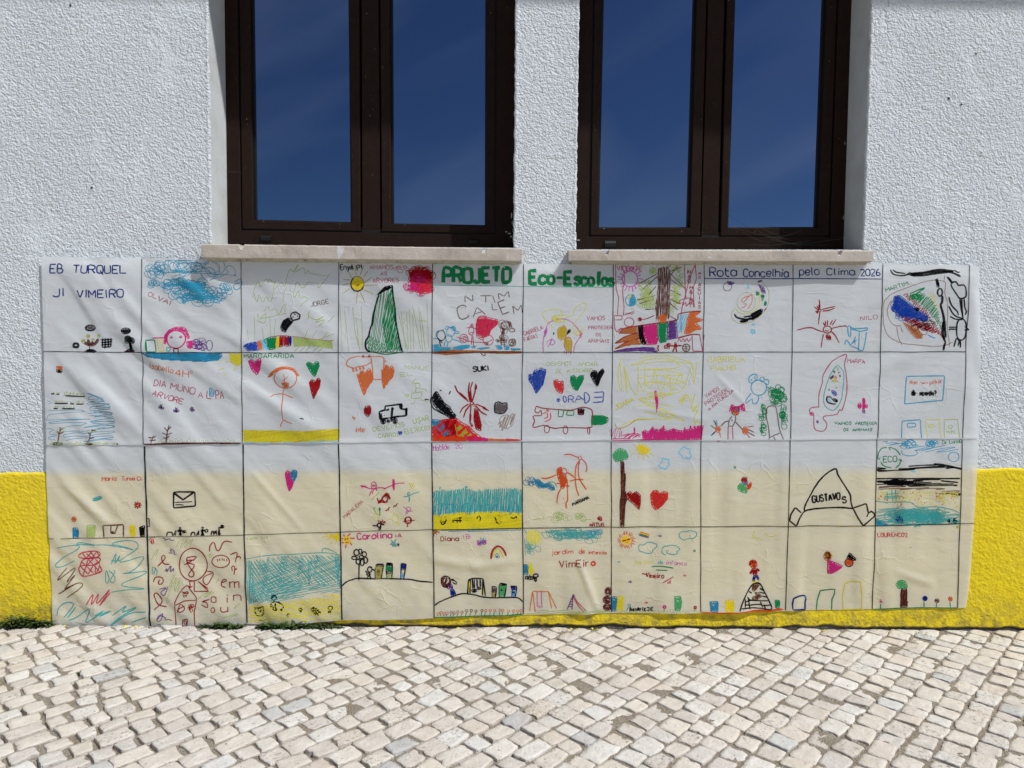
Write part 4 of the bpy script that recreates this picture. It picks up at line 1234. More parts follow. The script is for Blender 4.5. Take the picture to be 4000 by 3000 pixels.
s K 5 1480,470 1465,460 | 1540,440 1568,450 | 1490,430 1512,412 1540,425
f K 5 80 1478,475 1495,475 1490,512 1478,505
l K 5.5 1510,470 1508,500 1485,532 | 1508,500 1530,535 | 1500,480 1525,500
@D2 bin_drawing
f J4 6 85 1575,400 1655,400 1640,540 1580,540
f A2 6 5 1580,388 1660,385 1655,408 1578,405
e K - 1607,475,13,35
l K 5 1575,540 1572,440 1582,388 1660,385 1655,440 1635,540
@D2 bin_drawing
f G 6 85 1692,400 1755,400 1750,470 1692,470
f L 6 85 1695,500 1750,500 1748,540 1698,540
f K 6 5 1695,372 1755,375 1755,400 1693,398
o W 6 1720,472,18,20
l K 5 1698,545 1688,460 1695,372 1755,378 1755,440 1747,545
@D2 bin_drawing
f N 6 85 1850,380 1903,388 1895,450 1850,440
f B2 6 85 1850,490 1888,490 1880,540 1850,540
l K 5.5 1845,545 1850,380 1903,390 1885,490 1878,548
@D2 hill_drawing
s K 5.5 1213,625 1250,585 1320,555 1400,538 1560,538 1780,543 1940,550 2040,568 2190,582
@D3 lettering
t D 4.5 205,250 395,245 50 Diana
t P2 4.5 440,222 525,215 44 1B
f O3 5 60 118,128 160,132 165,152 120,180
l O3 4.5 150,142 190,160 | 140,152 160,182 | 125,162 128,202
@D3 butterfly_drawing
f V3 6 80 595,245 625,240 630,295 600,300
f V3 6 80 650,240 688,235 688,285 655,285
f C2 5 85 630,240 650,240 650,285 635,290
s T 4 640,240 625,205 | 650,240 670,210 655,225
@D3 rainbow_drawing
s D 6.5 738,440 750,370 780,320 820,300 860,320 890,360 908,408
s OR 3.5 748,438 760,375 788,330 820,310 855,330 880,365 895,408
s L 4.5 755,425 775,350 820,330 850,370 880,425
s Y3 4.5 768,420 788,365 820,345 842,390 865,430
s C 4.5 785,425 795,380 820,390 835,430
s N 5 800,430 805,398 820,430
@D3 girl_drawing
f D2 7 75 205,650 235,625 280,630 310,680 290,720 250,750 220,735 208,690
o K 4 258,685,52,60
e X - 262,680,26,27
l K 4 253,675 254,678 | 270,674 271,677
s K 3.5 250,688 262,695 275,686
f V 6 80 280,715 320,710 335,760 300,775
f N 6 80 305,775 340,765 365,820 345,825 335,800 330,845 312,840
s K 5 320,660 345,670 375,700 360,715 330,690 | 270,710 265,745 290,765
f K 5 50 315,658 335,660 340,680 320,675
@D3 swing_drawing
l Y3 5 505,800 510,680 | 655,680 660,830
l K 6 515,820 490,820 500,670 520,655 | 500,670 545,650 655,655 670,760 682,840 | 520,655 515,815 | 540,655 550,770 | 560,655 565,765 | 590,655 595,750 | 625,655 628,745 | 655,665 650,835
f K 6 10 530,775 590,765 590,795 545,805
e K - 612,758,24,16
@D3 bin_drawing
f A2 6 80 752,735 800,740 795,790 780,800 755,790
f J4 6 80 755,800 785,800 785,855 752,855
e K - 772,785,10,16
l K 5 755,855 752,735 800,740 798,790 788,855
@D3 bin_drawing
f G2 6 80 835,720 905,705 890,845 835,850
f K 6 5 840,700 905,705 905,725 838,722
o K 5.5 863,765,14,20
l K 5 832,850 830,725 845,698 908,708 900,780 888,848
@D3 bin_drawing
f B2 6 80 965,770 1010,770 1000,850 960,850
f N 6 5 955,728 1020,735 1010,770 960,765
o K 5 985,805,9,15
l K 5 962,850 970,775 955,730 1020,735 1002,850
@D3 hill_drawing
s K 5.5 133,940 200,895 330,845 440,815 560,828 640,848 760,857 1000,855 1060,880 1088,908
@D3 flower_drawing
k R - 175,1028 205,1015 240,1025 270,1022 685,1000 735,998 780,998 840,990 870,995 985,1000 1065,1000
k D - 315,1018 345,1020 385,1010 430,1015
k K - 480,1000 530,998 580,1005 645,1000
k O - 930,998 1030,1005
l G 5 133,1072 450,1060 700,1055 900,1050 1085,1038
@D3 sun_drawing
e YP - 1200,208,75,80
c T 2.8 1650,175,330,48,48,44
c C 2.5 1850,160,130,30,14,36
c T 2.5 1190,320,95,70,10,40
c T 2.5 1830,235,70,40,3,50
l T 3 1105,220 1112,400 | 1100,120 1125,165
@D3 lettering
t R 5 1395,397 1625,377 46 jardim
t R 5 1690,382 1755,378 48 de
t R 5 1790,387 1980,390 38 infancia
t D 5 1480,538 1800,520 74 VimEir
o R 9 1840,490,22,22
@D3 stones_drawing
f C2 7 85 1090,500 1140,500 1140,605 1090,610
f Y3 7 85 1140,495 1180,490 1200,600 1145,605
l K 6 1110,655 1115,625 1140,625 1140,655 1110,655 | 1145,660 1150,625 1170,620 1170,660 1145,660 | 1170,640 1195,625 1195,655 1172,662 | 1195,610 1235,600 1255,625 1225,640 1200,635 1195,610 | 1210,650 1230,650 1230,685 1215,685 1210,650 | 1195,640 1210,655
@D3 swing_drawing
l O 4.5 1158,1010 1190,790 1218,1015 | 1190,790 1360,790 1395,975 | 1360,790 1448,978
l P2 4.5 1238,795 1240,955 | 1282,790 1288,955
f P2 4 85 9 1240,948 1300,945 1295,970 1242,970
@D3 slide_drawing
l V 4.5 1560,985 1625,825 1612,990 | 1590,900 1620,900 | 1575,950 1612,955 | 1600,870 1622,870 | 1583,925 1616,928
s M 4.5 1628,825 1670,900 1740,970 1765,992 | 1632,860 1680,940 1740,1003
f V 5 85 1620,820 1637,820 1632,860 1622,858
f L 4 5 9 1115,1030 1300,1000 1700,990 2030,990 2030,1025 1115,1035
@D3 stones_drawing
e D3 - 2003,790,36,45 | 1990,880,44,40 | 1993,960,44,38
e X - 1998,793,10,12 | 1998,882,12,12 | 1992,958,13,13
@D4 bin_drawing
f C2 7 85 106,850 160,842 155,1005 106,1000
f Y3 7 85 162,845 230,832 222,1000 160,1005
e X - 125,883,12,11 | 193,868,10,12
@D4 sun_drawing
e YO - 257,235,48,50
r O 3.5 257,235,58,95,28
l D 7 215,248 305,222
e D - 245,240,9,8 | 265,235,9,8
s D 4.5 253,260 265,270 275,258
@D4 rainbow_drawing
l O 5.5 407,147 512,184
l Y3 5.5 404,157 510,193
l G 5.5 400,167 508,201
l V 5.5 395,178 502,212
@D4 cloud_drawing
s T 4.5 840,150 900,145 940,135 1000,145 1015,180 980,215 920,220 880,235 840,215 830,190 840,150
@D4 cloud_drawing
s T 4.5 395,320 400,285 450,290 480,265 520,262 590,285 580,315 545,345 540,370 490,380 440,365 400,350 395,320
@D4 cloud_drawing
s T 4.5 645,340 660,305 700,300 740,290 800,300 838,340 800,355 810,380 760,390 700,375 690,350 715,345 | 645,340 640,360 660,388 690,390
@D4 butterfly_drawing
e V - 625,193,14,13 | 305,685,15,14
l V 4 598,190 615,193 | 278,685 300,688
e T - 180,470,14,11
e G - 990,350,15,13
e P - 885,615,16,11
f OR 5 20 458,912 480,895 495,912 480,920
@D4 lettering
t Y2 4 345,495 555,492 44 jardim
t T 4.5 600,495 655,492 42 de
t P2 4.5 690,495 905,505 42 infanca
s G 5 530,522 640,518 765,535 | 580,557 640,560 702,560
t D 5 470,640 660,645 54 Vimeiro
s D 4.5 428,597 450,597 475,610
l M 5 648,692 768,627 | 697,700 740,670 | 722,702 735,690
t K 7 300,1000 470,998 40 Beatriz
t K 6 485,998 550,995 36 3E
@D4 flower_drawing
o T 5 293,942,15,15
l G 3 285,960 265,1000 | 665,972 660,1000 | 995,975 992,1000
o P 8 668,952,15,16
o D 8 998,958,14,15
f L 3 80 10 103,1008 500,992 1055,988 1055,1013 103,1013
@D4 bin_drawing
f G2 7 85 778,840 843,835 850,900 838,990 780,990
e X - 810,888,12,12
@D4 bin_drawing
f C2 7 85 1158,900 1245,895 1240,1005 1165,1005
e X - 1192,935,12,10
@D4 bin_drawing
f Y 7 85 1325,885 1410,880 1418,930 1408,1005 1325,1000
@D4 bin_drawing
f G 7 85 1862,885 1912,885 1908,965 1865,968
@D4 boy_drawing
s Y2 3.5 1620,150 1645,145 1625,205 1690,215 1660,230 1725,240 | 1750,170 1800,200 1880,185
e OR - 1632,500,38,45
f D 6 60 1583,510 1590,470 1615,452 1650,460 1670,490 1640,480 1600,490 1592,520
f D 6 85 1615,550 1665,545 1670,610 1630,620
l D 10 1620,560 1595,600 | 1665,550 1695,572
f N 6 80 1635,620 1655,620 1640,680 1620,680
f N 6 80 1655,615 1675,620 1693,665 1675,668
f Y 6 5 1622,685 1662,682 1660,697 1622,697
f Y 6 5 1680,670 1708,668 1705,680 1682,682
e K - 1617,500,5,5 | 1642,497,5,5
s K 4.5 1625,520 1637,527 1650,517
@D4 mountain_drawing
f W 6 75 1640,710 1665,710 1690,720 1700,715 1670,760 1640,790 1620,790 1615,750
f W 6 75 1645,800 1690,810 1720,850 1690,860 1670,885 1615,875 1620,850 1665,840
s K 5.5 1475,1000 1490,950 1540,840 1600,740 1650,703 1700,710 1740,780 1800,900 1830,970
s K 5 1490,970 1600,965 1700,970 1800,985 1830,970 | 1530,930 1600,935 1680,930 1740,940 1820,935 | 1560,850 1600,885 1700,890 1790,890 | 1540,900 1620,880 | 1580,790 1610,810 | 1700,760 1745,785 | 1690,800 1760,815 | 1720,840 1780,855
l K 5 1540,870 1535,960 | 1570,850 1590,980 | 1745,930 1760,990 | 1700,900 1730,960
f OR 6 2 1065,1008 1250,1016 1450,1012 1640,993 1830,988 1900,973 1955,983 1830,1000 1620,1004 1250,1022
@D5 bin_drawing
l N 7 115,985 108,930 120,865 180,838 240,832 262,860 250,900 250,990 115,988
s C 5 240,830 262,870
@D5 bin_drawing
l G 5.5 372,995 380,890 412,785 500,772 568,768 565,820 540,880 537,995
@D5 bin_drawing
l J2 5 662,990 652,850 675,710 740,685 840,685 858,850 860,990 | 662,990 855,985
@D5 people_drawing
e O3 - 488,410,40,50
e K - 492,405,26,40
f Y 5 60 520,380 548,405 530,425
f P 7 30 490,445 530,465 600,490 655,520 600,560 530,598 498,600
l D 5 492,450 492,600
e OR - 718,480,43,42
o K 5 718,480,44,43
f K 7 40 695,430 725,370 760,410 795,440 770,458 700,440
@D5 lettering
t R3 5.5 1030,206 1345,200 42 LOURENCO2
e K - 1380,315,8,5 | 1340,330,3,3 | 1362,378,5,4
@D5 tree_drawing
f G2 7 40 1222,715 1245,680 1290,665 1330,685 1352,750 1290,755 1250,762
f D2 7 85 1285,760 1342,760 1350,965 1275,965
@D5 flower_drawing
l G 4 1062,925 1062,978 | 1530,900 1530,965 | 1665,920 1662,965 | 1808,900 1810,965
e P - 1065,890,9,18 | 1065,905,18,9
e N - 1540,868,26,24 | 1540,868,18,30
e D3 - 1668,893,24,22
e OR - 1813,873,22,26
l G 4.5 980,985 1150,978 1450,968 1890,968
'''
# ================================================================ the paper banner
def srgb(h):
    h = h.lstrip('#'); v = [int(h[i:i+2], 16)/255 for i in (0, 2, 4)]
    return tuple(x/12.92 if x <= .04045 else ((x+.055)/1.055)**2.4 for x in v)
INKC = dict(K='#0c0c10', N='#10206e', B='#0f3a9e', B2='#5a8fc8', C='#2f92b5', C2='#14789f', T='#3fa0a0', E='#7cc0dc',
            G='#107a48', G2='#3f9e62', H='#5aa896', L='#a2b56a', J='#a3a03a', J2='#c9bd1e', J3='#b89a20', J4='#9a8f52', Q='#1c2a20',
            Y='#dcc416', Y2='#cdc95a', Y3='#dccc22', YO='#eec01c', YP='#ddd46a', O='#c9622a', OR='#c64318', O3='#a8602e',
            R='#c81f22', R2='#c01040', R3='#bb2848', D='#8a1016', D2='#4e1a16', D3='#58101e', P='#ba2870', P2='#bb58a4', M='#a83a58',
            V='#592a7a', V3='#a0389a', W='#5c3426', A='#93776a', A2='#5a5054', X='#d9d2c0')
def ink_mat(k_, c_):
    M = bpy.data.materials.new('marker_ink_'+k_.lower()); M.use_nodes = True; t = M.node_tree; t.nodes.clear()
    o = N(t,'ShaderNodeOutputMaterial'); d = N(t,'ShaderNodeBsdfDiffuse'); tr = N(t,'ShaderNodeBsdfTransparent'); mx_ = N(t,'ShaderNodeMixShader')
    n = noise(t, 150, 4, .65, pos(t)); r = ramp(t, n.outputs[0], [(.35, (.62,)*3), (.62, (.90,)*3)])
    if k_ in ('K','N','G','D','P'): r.color_ramp.elements[0].color = (.86,.86,.86,1); r.color_ramp.elements[1].color = (.97,.97,.97,1)
    d.inputs[0].default_value = (*srgb(c_), 1)
    t.links.new(r.outputs[0], mx_.inputs[0]); t.links.new(tr.outputs[0], mx_.inputs[1]); t.links.new(d.outputs[0], mx_.inputs[2]); t.links.new(mx_.outputs[0], o.inputs[0])
    return M
INKM = {k_: ink_mat(k_, c_) for k_, c_ in INKC.items()}
M_pen, t, b = mat('black_pen_line', (.012,.012,.014), .6, .2); b.inputs['Base Color'].default_value = (.012,.012,.014,1); bump(t, b, noise(t, 400, 2, .5, pos(t)).outputs[0], .0001)
# paper: reflects most of the light, lets the rest through to the wall and back
M_paper = bpy.data.materials.new('thin_white_paper'); M_paper.use_nodes = True; t = M_paper.node_tree; t.nodes.clear()
o_ = N(t,'ShaderNodeOutputMaterial'); d = N(t,'ShaderNodeBsdfDiffuse'); tl = N(t,'ShaderNodeBsdfTranslucent'); m1 = N(t,'ShaderNodeMixShader'); g = N(t,'ShaderNodeBsdfGlossy'); m2 = N(t,'ShaderNodeMixShader')
d.inputs[0].default_value = (.84,.87,.895,1); tl.inputs[0].default_value = (.90,.905,.90,1); m1.inputs[0].default_value = .57
g.inputs['Roughness'].default_value = .42; g.inputs['Color'].default_value = (.9,.9,.9,1); m2.inputs[0].default_value = .025
p = pos(t)
mpn = N(t,'ShaderNodeMapping'); mpn.inputs['Rotation'].default_value = (0, math.radians(38), 0); mpn.inputs['Scale'].default_value = (1, 1, 2.8); t.links.new(p, mpn.inputs[0])
c1 = noise(t, 9, 5, .55, mpn.outputs[0], .7); c2 = noise(t, 34, 3, .5, p, .4)
vr = N(t,'ShaderNodeTexVoronoi', feature='DISTANCE_TO_EDGE'); vr.inputs['Scale'].default_value = 13; 
wrp = mixc(t, .12, p, noise(t, 5, 3, .6, p).outputs['Color'], 'ADD'); t.links.new(wrp, vr.inputs['Vector'])
cre = ramp(t, vr.outputs[0], [(0,(0,0,0)),(.05,(1,1,1))]); msk = ramp(t, noise(t, 6, 3, .6, p).outputs[0], [(.50,(0,0,0)),(.66,(1,1,1))])
cr_ = mth(t,'MULTIPLY', mth(t,'SUBTRACT', 1.0, cre.outputs[0]), msk.outputs[0])
h = mth(t,'ADD', mth(t,'MULTIPLY', c1.outputs[0], .65), mth(t,'ADD', mth(t,'MULTIPLY', c2.outputs[0], .16), mth(t,'MULTIPLY', cr_,   .24)))
nb = bump(t, None, h, .0046)
t.links.new(nb, d.inputs['Normal']); t.links.new(nb, g.inputs['Normal'])
t.links.new(d.outputs[0], m1.inputs[1]); t.links.new(tl.outputs[0], m1.inputs[2]); t.links.new(m1.outputs[0], m2.inputs[1]); t.links.new(g.outputs[0], m2.inputs[2]); t.links.new(m2.outputs[0], o_.inputs[0])
# ---- relief of the hanging paper: one height field (x along the wall, z up), metres in front of the wall
gx0, gx1, gz0, gz1, gs = -2.1, 2.1, -.1, 1.6, .006
GX = np.arange(gx0, gx1, gs); GZ = np.arange(gz0, gz1, gs)
X2, Z2 = np.meshgrid(GX, GZ)
def vnoise(sx, sz, seed, ang=0.0):
    r_ = np.random.default_rng(seed); T = r_.random((96, 96))
    ca, sa = math.cos(ang), math.sin(ang)
    u = (X2*ca+Z2*sa)/sx+40; v = (-X2*sa+Z2*ca)/sz+40
    iu = np.floor(u).astype(int); iv = np.floor(v).astype(int); fu = u-iu; fv = v-iv
    fu = fu*fu*fu*(fu*(fu*6-15)+10); fv = fv*fv*fv*(fv*(fv*6-15)+10)
    g_ = lambda a, b_: T[a % 96, b_ % 96]
    return (g_(iu,iv)*(1-fu)+g_(iu+1,iv)*fu)*(1-fv)+(g_(iu,iv+1)*(1-fu)+g_(iu+1,iv+1)*fu)*fv
def px(x, y): return U(x, y)
H = .0125 + .0060*(vnoise(.34,.26,1)-.5) + .0030*(vnoise(.14,.13,2)-.5) + .0012*(vnoise(.06,.06,3)-.5)
# slanting drag folds, strongest at the upper left; upright ones at the lower right
lx = np.clip((.2-X2)/1.4, 0, 1); hz_ = np.clip((Z2-.55)/.4, 0, 1)
H += .0165*(vnoise(.42,.060,4,math.radians(-38))-.5)*lx*(.25+.75*hz_)
H += .0070*(vnoise(.22,.036,5,math.radians(-50))-.5)*lx
H += .0085*(vnoise(.050,.60,6)-.5)*np.clip((X2+.3)/1.2, .15, 1)*np.clip((.85-Z2)/.3, .2, 1)
H += .0060*(vnoise(.30,.07,12,math.radians(35))-.5)*np.clip((X2-.7)/.6, 0, 1)*np.clip((Z2-.5)/.3, 0, 1)
def fold(x0, y0, x1, y1, wd, amp):
    a = px(x0, y0); b_ = px(x1, y1); dx, dz = b_[0]-a[0], b_[1]-a[1]; L2 = dx*dx+dz*dz
    s = ((X2-a[0])*dx+(Z2-a[1])*dz)/L2; sc_ = np.clip(s, 0, 1)
    dd = np.hypot(X2-(a[0]+sc_*dx), Z2-(a[1]+sc_*dz)); return amp*np.exp(-(dd/wd)**2)*np.exp(-((s-.5)/.62)**4)
for f_ in [(430,1090,660,1370,.020,.0035),(300,1130,420,1330,.016,.0026),(560,1150,930,1330,.022,.0030),(690,1400,940,1560,.020,.0040),(960,1500,1270,1690,.024,.0045),(560,1190,1000,1620,.030,.0038),
           (255,1890,420,2030,.014,.0025),(1000,1850,1180,2060,.012,.0020),(2260,2190,2330,2370,.012,.004),(1360,2400,1480,2230,.030,.006),(1700,2180,1860,2210,.020,.0035),(1860,2210,2010,2185,.018,.0030),
           (3500,2230,3640,2280,.014,.0026),(2480,1590,2760,1640,.010,.0014),(2800,1470,2900,1570,.009,.0018),(700,2400,300,2430,.02,.003),(3820,1450,3790,1150,.02,.004),(3300,1500,3560,1380,.03,.003),(3400,1200,3560,1100,.02,.002)]:
    H += fold(*f_)*1.5
# where tape pulls it to the wall along the top; the loose lower hem stands off in waves
H -= .0030*np.exp(-((Z2-px(2000,1040)[1])/.03)**2)
zl = np.interp(GX, [px(x,2440)[0] for x in (200,1000,2000,3000,3760)], [px(x,y)[1] for x,y in ((200,2450),(1000,2430),(2000,2398),(3000,2382),(3760,2370))])[None,:]
H -= .0040*np.exp(-np.clip(Z2-zl, 0, 9)/.05)
def hem(xc, wd, amp):
    c = px(xc, 2390)[0]; return amp*np.exp(-((X2-c)/(wd/1049))**2)*np.exp(-np.clip(Z2-zl, 0, 9)/.055)
for a_ in [(1180,110,.010),(1480,110,.006),(1640,50,.004),(1780,60,.005),(1960,90,.007),(2130,60,.003),(2290,50,.010),(2830,170,.013),(2600,60,.004),(3690,60,.008),(3500,50,.003),(880,60,.004),(350,120,.004)]: H += hem(*a_)
H = .0092+np.logaddexp(0, (H-.0092)/.0012)*.0012
zseam_x = [px(x,y)[0] for x,y in ((190,1736),(1327,1727),(2387,1717),(3813,1710))]; zseam_z = [px(x,y)[1] for x,y in ((190,1736),(1327,1727),(2387,1717),(3813,1710))]
ZS = np.interp(GX, zseam_x, zseam_z)[None,:]
H_up = H + .0014 + .0017*np.exp(-((Z2-ZS)/.016)**2)
H_lo = H - .0004 + .0010*np.exp(-((Z2-ZS+.05)/.03)**2)
def samp(Hf, x, z):
    u = (np.asarray(x)-gx0)/gs; v = (np.asarray(z)-gz0)/gs
    iu = np.clip(np.floor(u).astype(int), 0, len(GX)-2); iv = np.clip(np.floor(v).astype(int), 0, len(GZ)-2); fu = u-iu; fv = v-iv
    return (Hf[iv,iu]*(1-fu)+Hf[iv,iu+1]*fu)*(1-fv)+(Hf[iv+1,iu]*(1-fu)+Hf[iv+1,iu+1]*fu)*fv
banner = thing('paper_banner', "wide white paper banner of children's marker drawings in a ruled grid on the school wall", 'banner')
def sheet(name, top, bot, left, right, Hf, lab, nu=600, nv=120):
    def curve(P, n_):
        P = np.array(P, float); s = np.r_[0, np.cumsum(np.hypot(*np.diff(P, axis=0).T))]; s /= s[-1]
        k_ = np.linspace(0, 1, n_); return np.c_[np.interp(k_, s, P[:,0]), np.interp(k_, s, P[:,1])]
    T, Bt, Lf, Rt = curve(top, nu+1), curve(bot, nu+1), curve(left, nv+1), curve(right, nv+1)
    # slightly ragged hand-cut edges
    T[:,1] += np.interp(np.arange(nu+1), np.arange(0,nu+2,15), rng.normal(0,1.3,len(np.arange(0,nu+2,15))))
    Bt[:,1] += np.interp(np.arange(nu+1), np.arange(0,nu+2,18), rng.normal(0,1.3,len(np.arange(0,nu+2,18))))
    u = np.linspace(0,1,nu+1)[None,:,None]; v = np.linspace(0,1,nv+1)[:,None,None]
    P = (1-v)*T[None]+v*Bt[None]+(1-u)*Lf[:,None]+u*Rt[:,None] - ((1-u)*(1-v)*T[0]+u*(1-v)*T[-1]+(1-u)*v*Bt[0]+u*v*Bt[-1])
    x, z = Uv(P[...,0], P[...,1]); y = -samp(Hf, x, z)
    V = np.stack([x, y, z], -1).reshape(-1, 3)
    ii = np.arange((nu+1)*(nv+1)).reshape(nv+1, nu+1); F = np.stack([ii[:-1,:-1], ii[1:,:-1], ii[1:,1:], ii[:-1,1:]], -1).reshape(-1,4)
    me = bpy.data.meshes.new(name); me.from_pydata(V.tolist(), [], F.tolist()); me.materials.append(M_paper)
    me.polygons.foreach_set('use_smooth', [True]*len(me.polygons)); me.update()
    o = bpy.data.objects.new(name, me); COL.objects.link(o); o.parent = banner; o['label'] = lab
    return o
SEAM = [(190,1736),(567,1735),(950,1729),(1327,1727),(1688,1721),(2038,1720),(2387,1717),(2735,1717),(3080,1715),(3420,1711),(3752,1711),(3813,1710)]
sh_up = sheet('paper_sheet', [(168,1005),(560,1010),(768,1013),(946,1016),(1326,1020),(1690,1026),(2045,1031),(2390,1033),(2746,1035),(3090,1035),(3442,1031),(3700,1036),(3817,1040)], SEAM,
    [(168,1005),(179,1375),(190,1736)], [(3817,1040),(3815,1375),(3813,1710)], H_up, 'upper sheet, white, overlapping the lower one')
sh_lo = sheet('paper_sheet', [(x, y-16) for x, y in SEAM], [(215,2453),(593,2444),(969,2431),(1150,2428),(1339,2418),(1697,2409),(2045,2397),(2387,2389),(2733,2387),(2900,2386),(3064,2380),(3402,2376),(3733,2371),(3766,2370)],
    [(190,1720),(187,1775),(190,1900),(200,2080),(215,2453)], [(3813,1694),(3807,1850),(3796,2060),(3784,2230),(3775,2320),(3766,2370)], H_lo, 'lower sheet, cream where the yellow wall shows through')
# ---- strokes
class Ink:
    def __init__(s): s.V = []; s.F = []; s.m = []; s.mats = []; s.n = 0; s.st = []; s.cs = []
    def mi(s, c_):
        if c_ not in s.mats: s.mats.append(c_)
        return s.mats.index(c_)
    def ribbon(s, P, w_, c_, Hf, lift, taper=True):
        """P photo-pixel path, w_ width in photo pixels"""
        P = np.asarray(P, float)
        if len(P) < 2: return
        d = np.hypot(*np.diff(P, axis=0).T); keep = np.r_[True, d > 1e-6]; P = P[keep]
        if len(P) < 2: return
        d = np.hypot(*np.diff(P, axis=0).T); L_ = d.sum(); n_ = max(2, int(L_/STEP)+1)
        k_ = np.linspace(0, L_, n_); s_ = np.r_[0, np.cumsum(d)]
        Q = np.c_[np.interp(k_, s_, P[:,0]), np.interp(k_, s_, P[:,1])]
        T_ = np.gradient(Q, axis=0); T_ /= (np.hypot(*T_.T)[:,None]+1e-9); Nn = np.c_[-T_[:,1], T_[:,0]]
        w2 = np.full(n_, w_/2) * (1+.10*np.sin(k_/17+random.random()*9)+rng.normal(0,.05,n_))
        if taper and n_ > 3: w2[0] *= .6; w2[-1] *= .55
        for sgn in (-1, 1):
            R = Q+Nn*w2[:,None]*sgn; x, z = Uv(R[:,0], R[:,1]); y = -(samp(Hf, x, z)+lift+np.linspace(0, .00008, n_))
            s.V.append(np.c_[x, y, z])
        b0 = s.n; s.n += 2*n_; m_ = s.mi(c_)
        s.cs.append(c_); s.st.append((P[:,0].min(), P[:,0].max(), P[:,1].min(), P[:,1].max()))
        i = np.arange(n_-1); s.F.append(np.c_[b0+i, b0+i+1, b0+n_+i+1, b0+n_+i]); s.m += [m_]*(n_-1)
    def build(s, name, parent):
        if not s.V: return None
        me = bpy.data.meshes.new(name); me.from_pydata(np.concatenate(s.V).tolist(), [], np.concatenate(s.F).tolist())
        for c_ in s.mats: me.materials.append(M_pen if c_ == 'pen' else INKM[c_])
        me.polygons.foreach_set('material_index', s.m); me.update()
        o = bpy.data.objects.new(name, me); COL.objects.link(o); o.parent = parent
        return o
STEP = 7.0
KEEP = ('scribble_drawing','sea_drawing','pond_drawing','grid_lines','lettering','girl_drawing','boy_drawing','net_drawing','rainbow_drawing','sun_drawing','ground_drawing','envelope_drawing')
def build_motifs(ink, name, parent):
    '''motifs that stand apart on the paper become objects of their own'''
    k = len(ink.st)
    if name in KEEP or k < 2: return ink.build(name, parent)
    B = np.array(ink.st); pr = list(range(k))
    def find(a):
        while pr[a] != a: pr[a] = pr[pr[a]]; a = pr[a]
        return a
    g = 7.0
    for i in range(k):
        hit = np.nonzero((B[:,0]-g < B[i,1]) & (B[:,1]+g > B[i,0]) & (B[:,2]-g < B[i,3]) & (B[:,3]+g > B[i,2]))[0]
        for j in hit: pr[find(int(j))] = find(i)
    gr_ = {}
    for i in range(k): gr_.setdefault(find(i), []).append(i)
    box_ = lambda L_: (B[L_,0].min(), B[L_,1].max(), B[L_,2].min(), B[L_,3].max())
    G = list(gr_.values()); big = [L_ for L_ in G if max(box_(L_)[1]-box_(L_)[0], box_(L_)[3]-box_(L_)[2]) > 30]
    if not big: return ink.build(name, parent)
    for L_ in G:
        if L_ in big: continue
        b_ = box_(L_); c_ = ((b_[0]+b_[1])/2, (b_[2]+b_[3])/2)
        def dd(M_): m__ = box_(M_); return max(m__[0]-c_[0], 0, c_[0]-m__[1])+max(m__[2]-c_[1], 0, c_[1]-m__[3])
        min(big, key=dd).extend(L_)
    for L_ in big:
        sub = Ink()
        for i in sorted(L_):
            Va, Vb = ink.V[2*i], ink.V[2*i+1]; n_ = len(Va); b0 = sub.n; sub.V += [Va, Vb]; sub.n += 2*n_
            q_ = np.arange(n_-1); sub.F.append(np.c_[b0+q_, b0+q_+1, b0+n_+q_+1, b0+n_+q_]); sub.m += [sub.mi(ink.cs[i])]*(n_-1)
        sub.build(name, parent)
def smooth(P, closed=False):
    P = np.asarray(P, float)
    if len(P) < 3: return P
    E = np.vstack([P[0]*2-P[1], P, P[-1]*2-P[-2]])
    if closed: E = np.vstack([P[-2], P, P[1]])
    out_ = []
    for i in range(1, len(E)-2):
        p0, p1, p2, p3 = E[i-1], E[i], E[i+1], E[i+2]; n_ = max(2, int(np.hypot(*(p2-p1))/6))
        for k_ in np.arange(n_)/n_:
            out_.append(.5*((2*p1)+(-p0+p2)*k_+(2*p0-5*p1+4*p2-p3)*k_**2+(-p0+3*p1-3*p2+p3)*k_**3))
    out_.append(E[-2]); return np.array(out_)
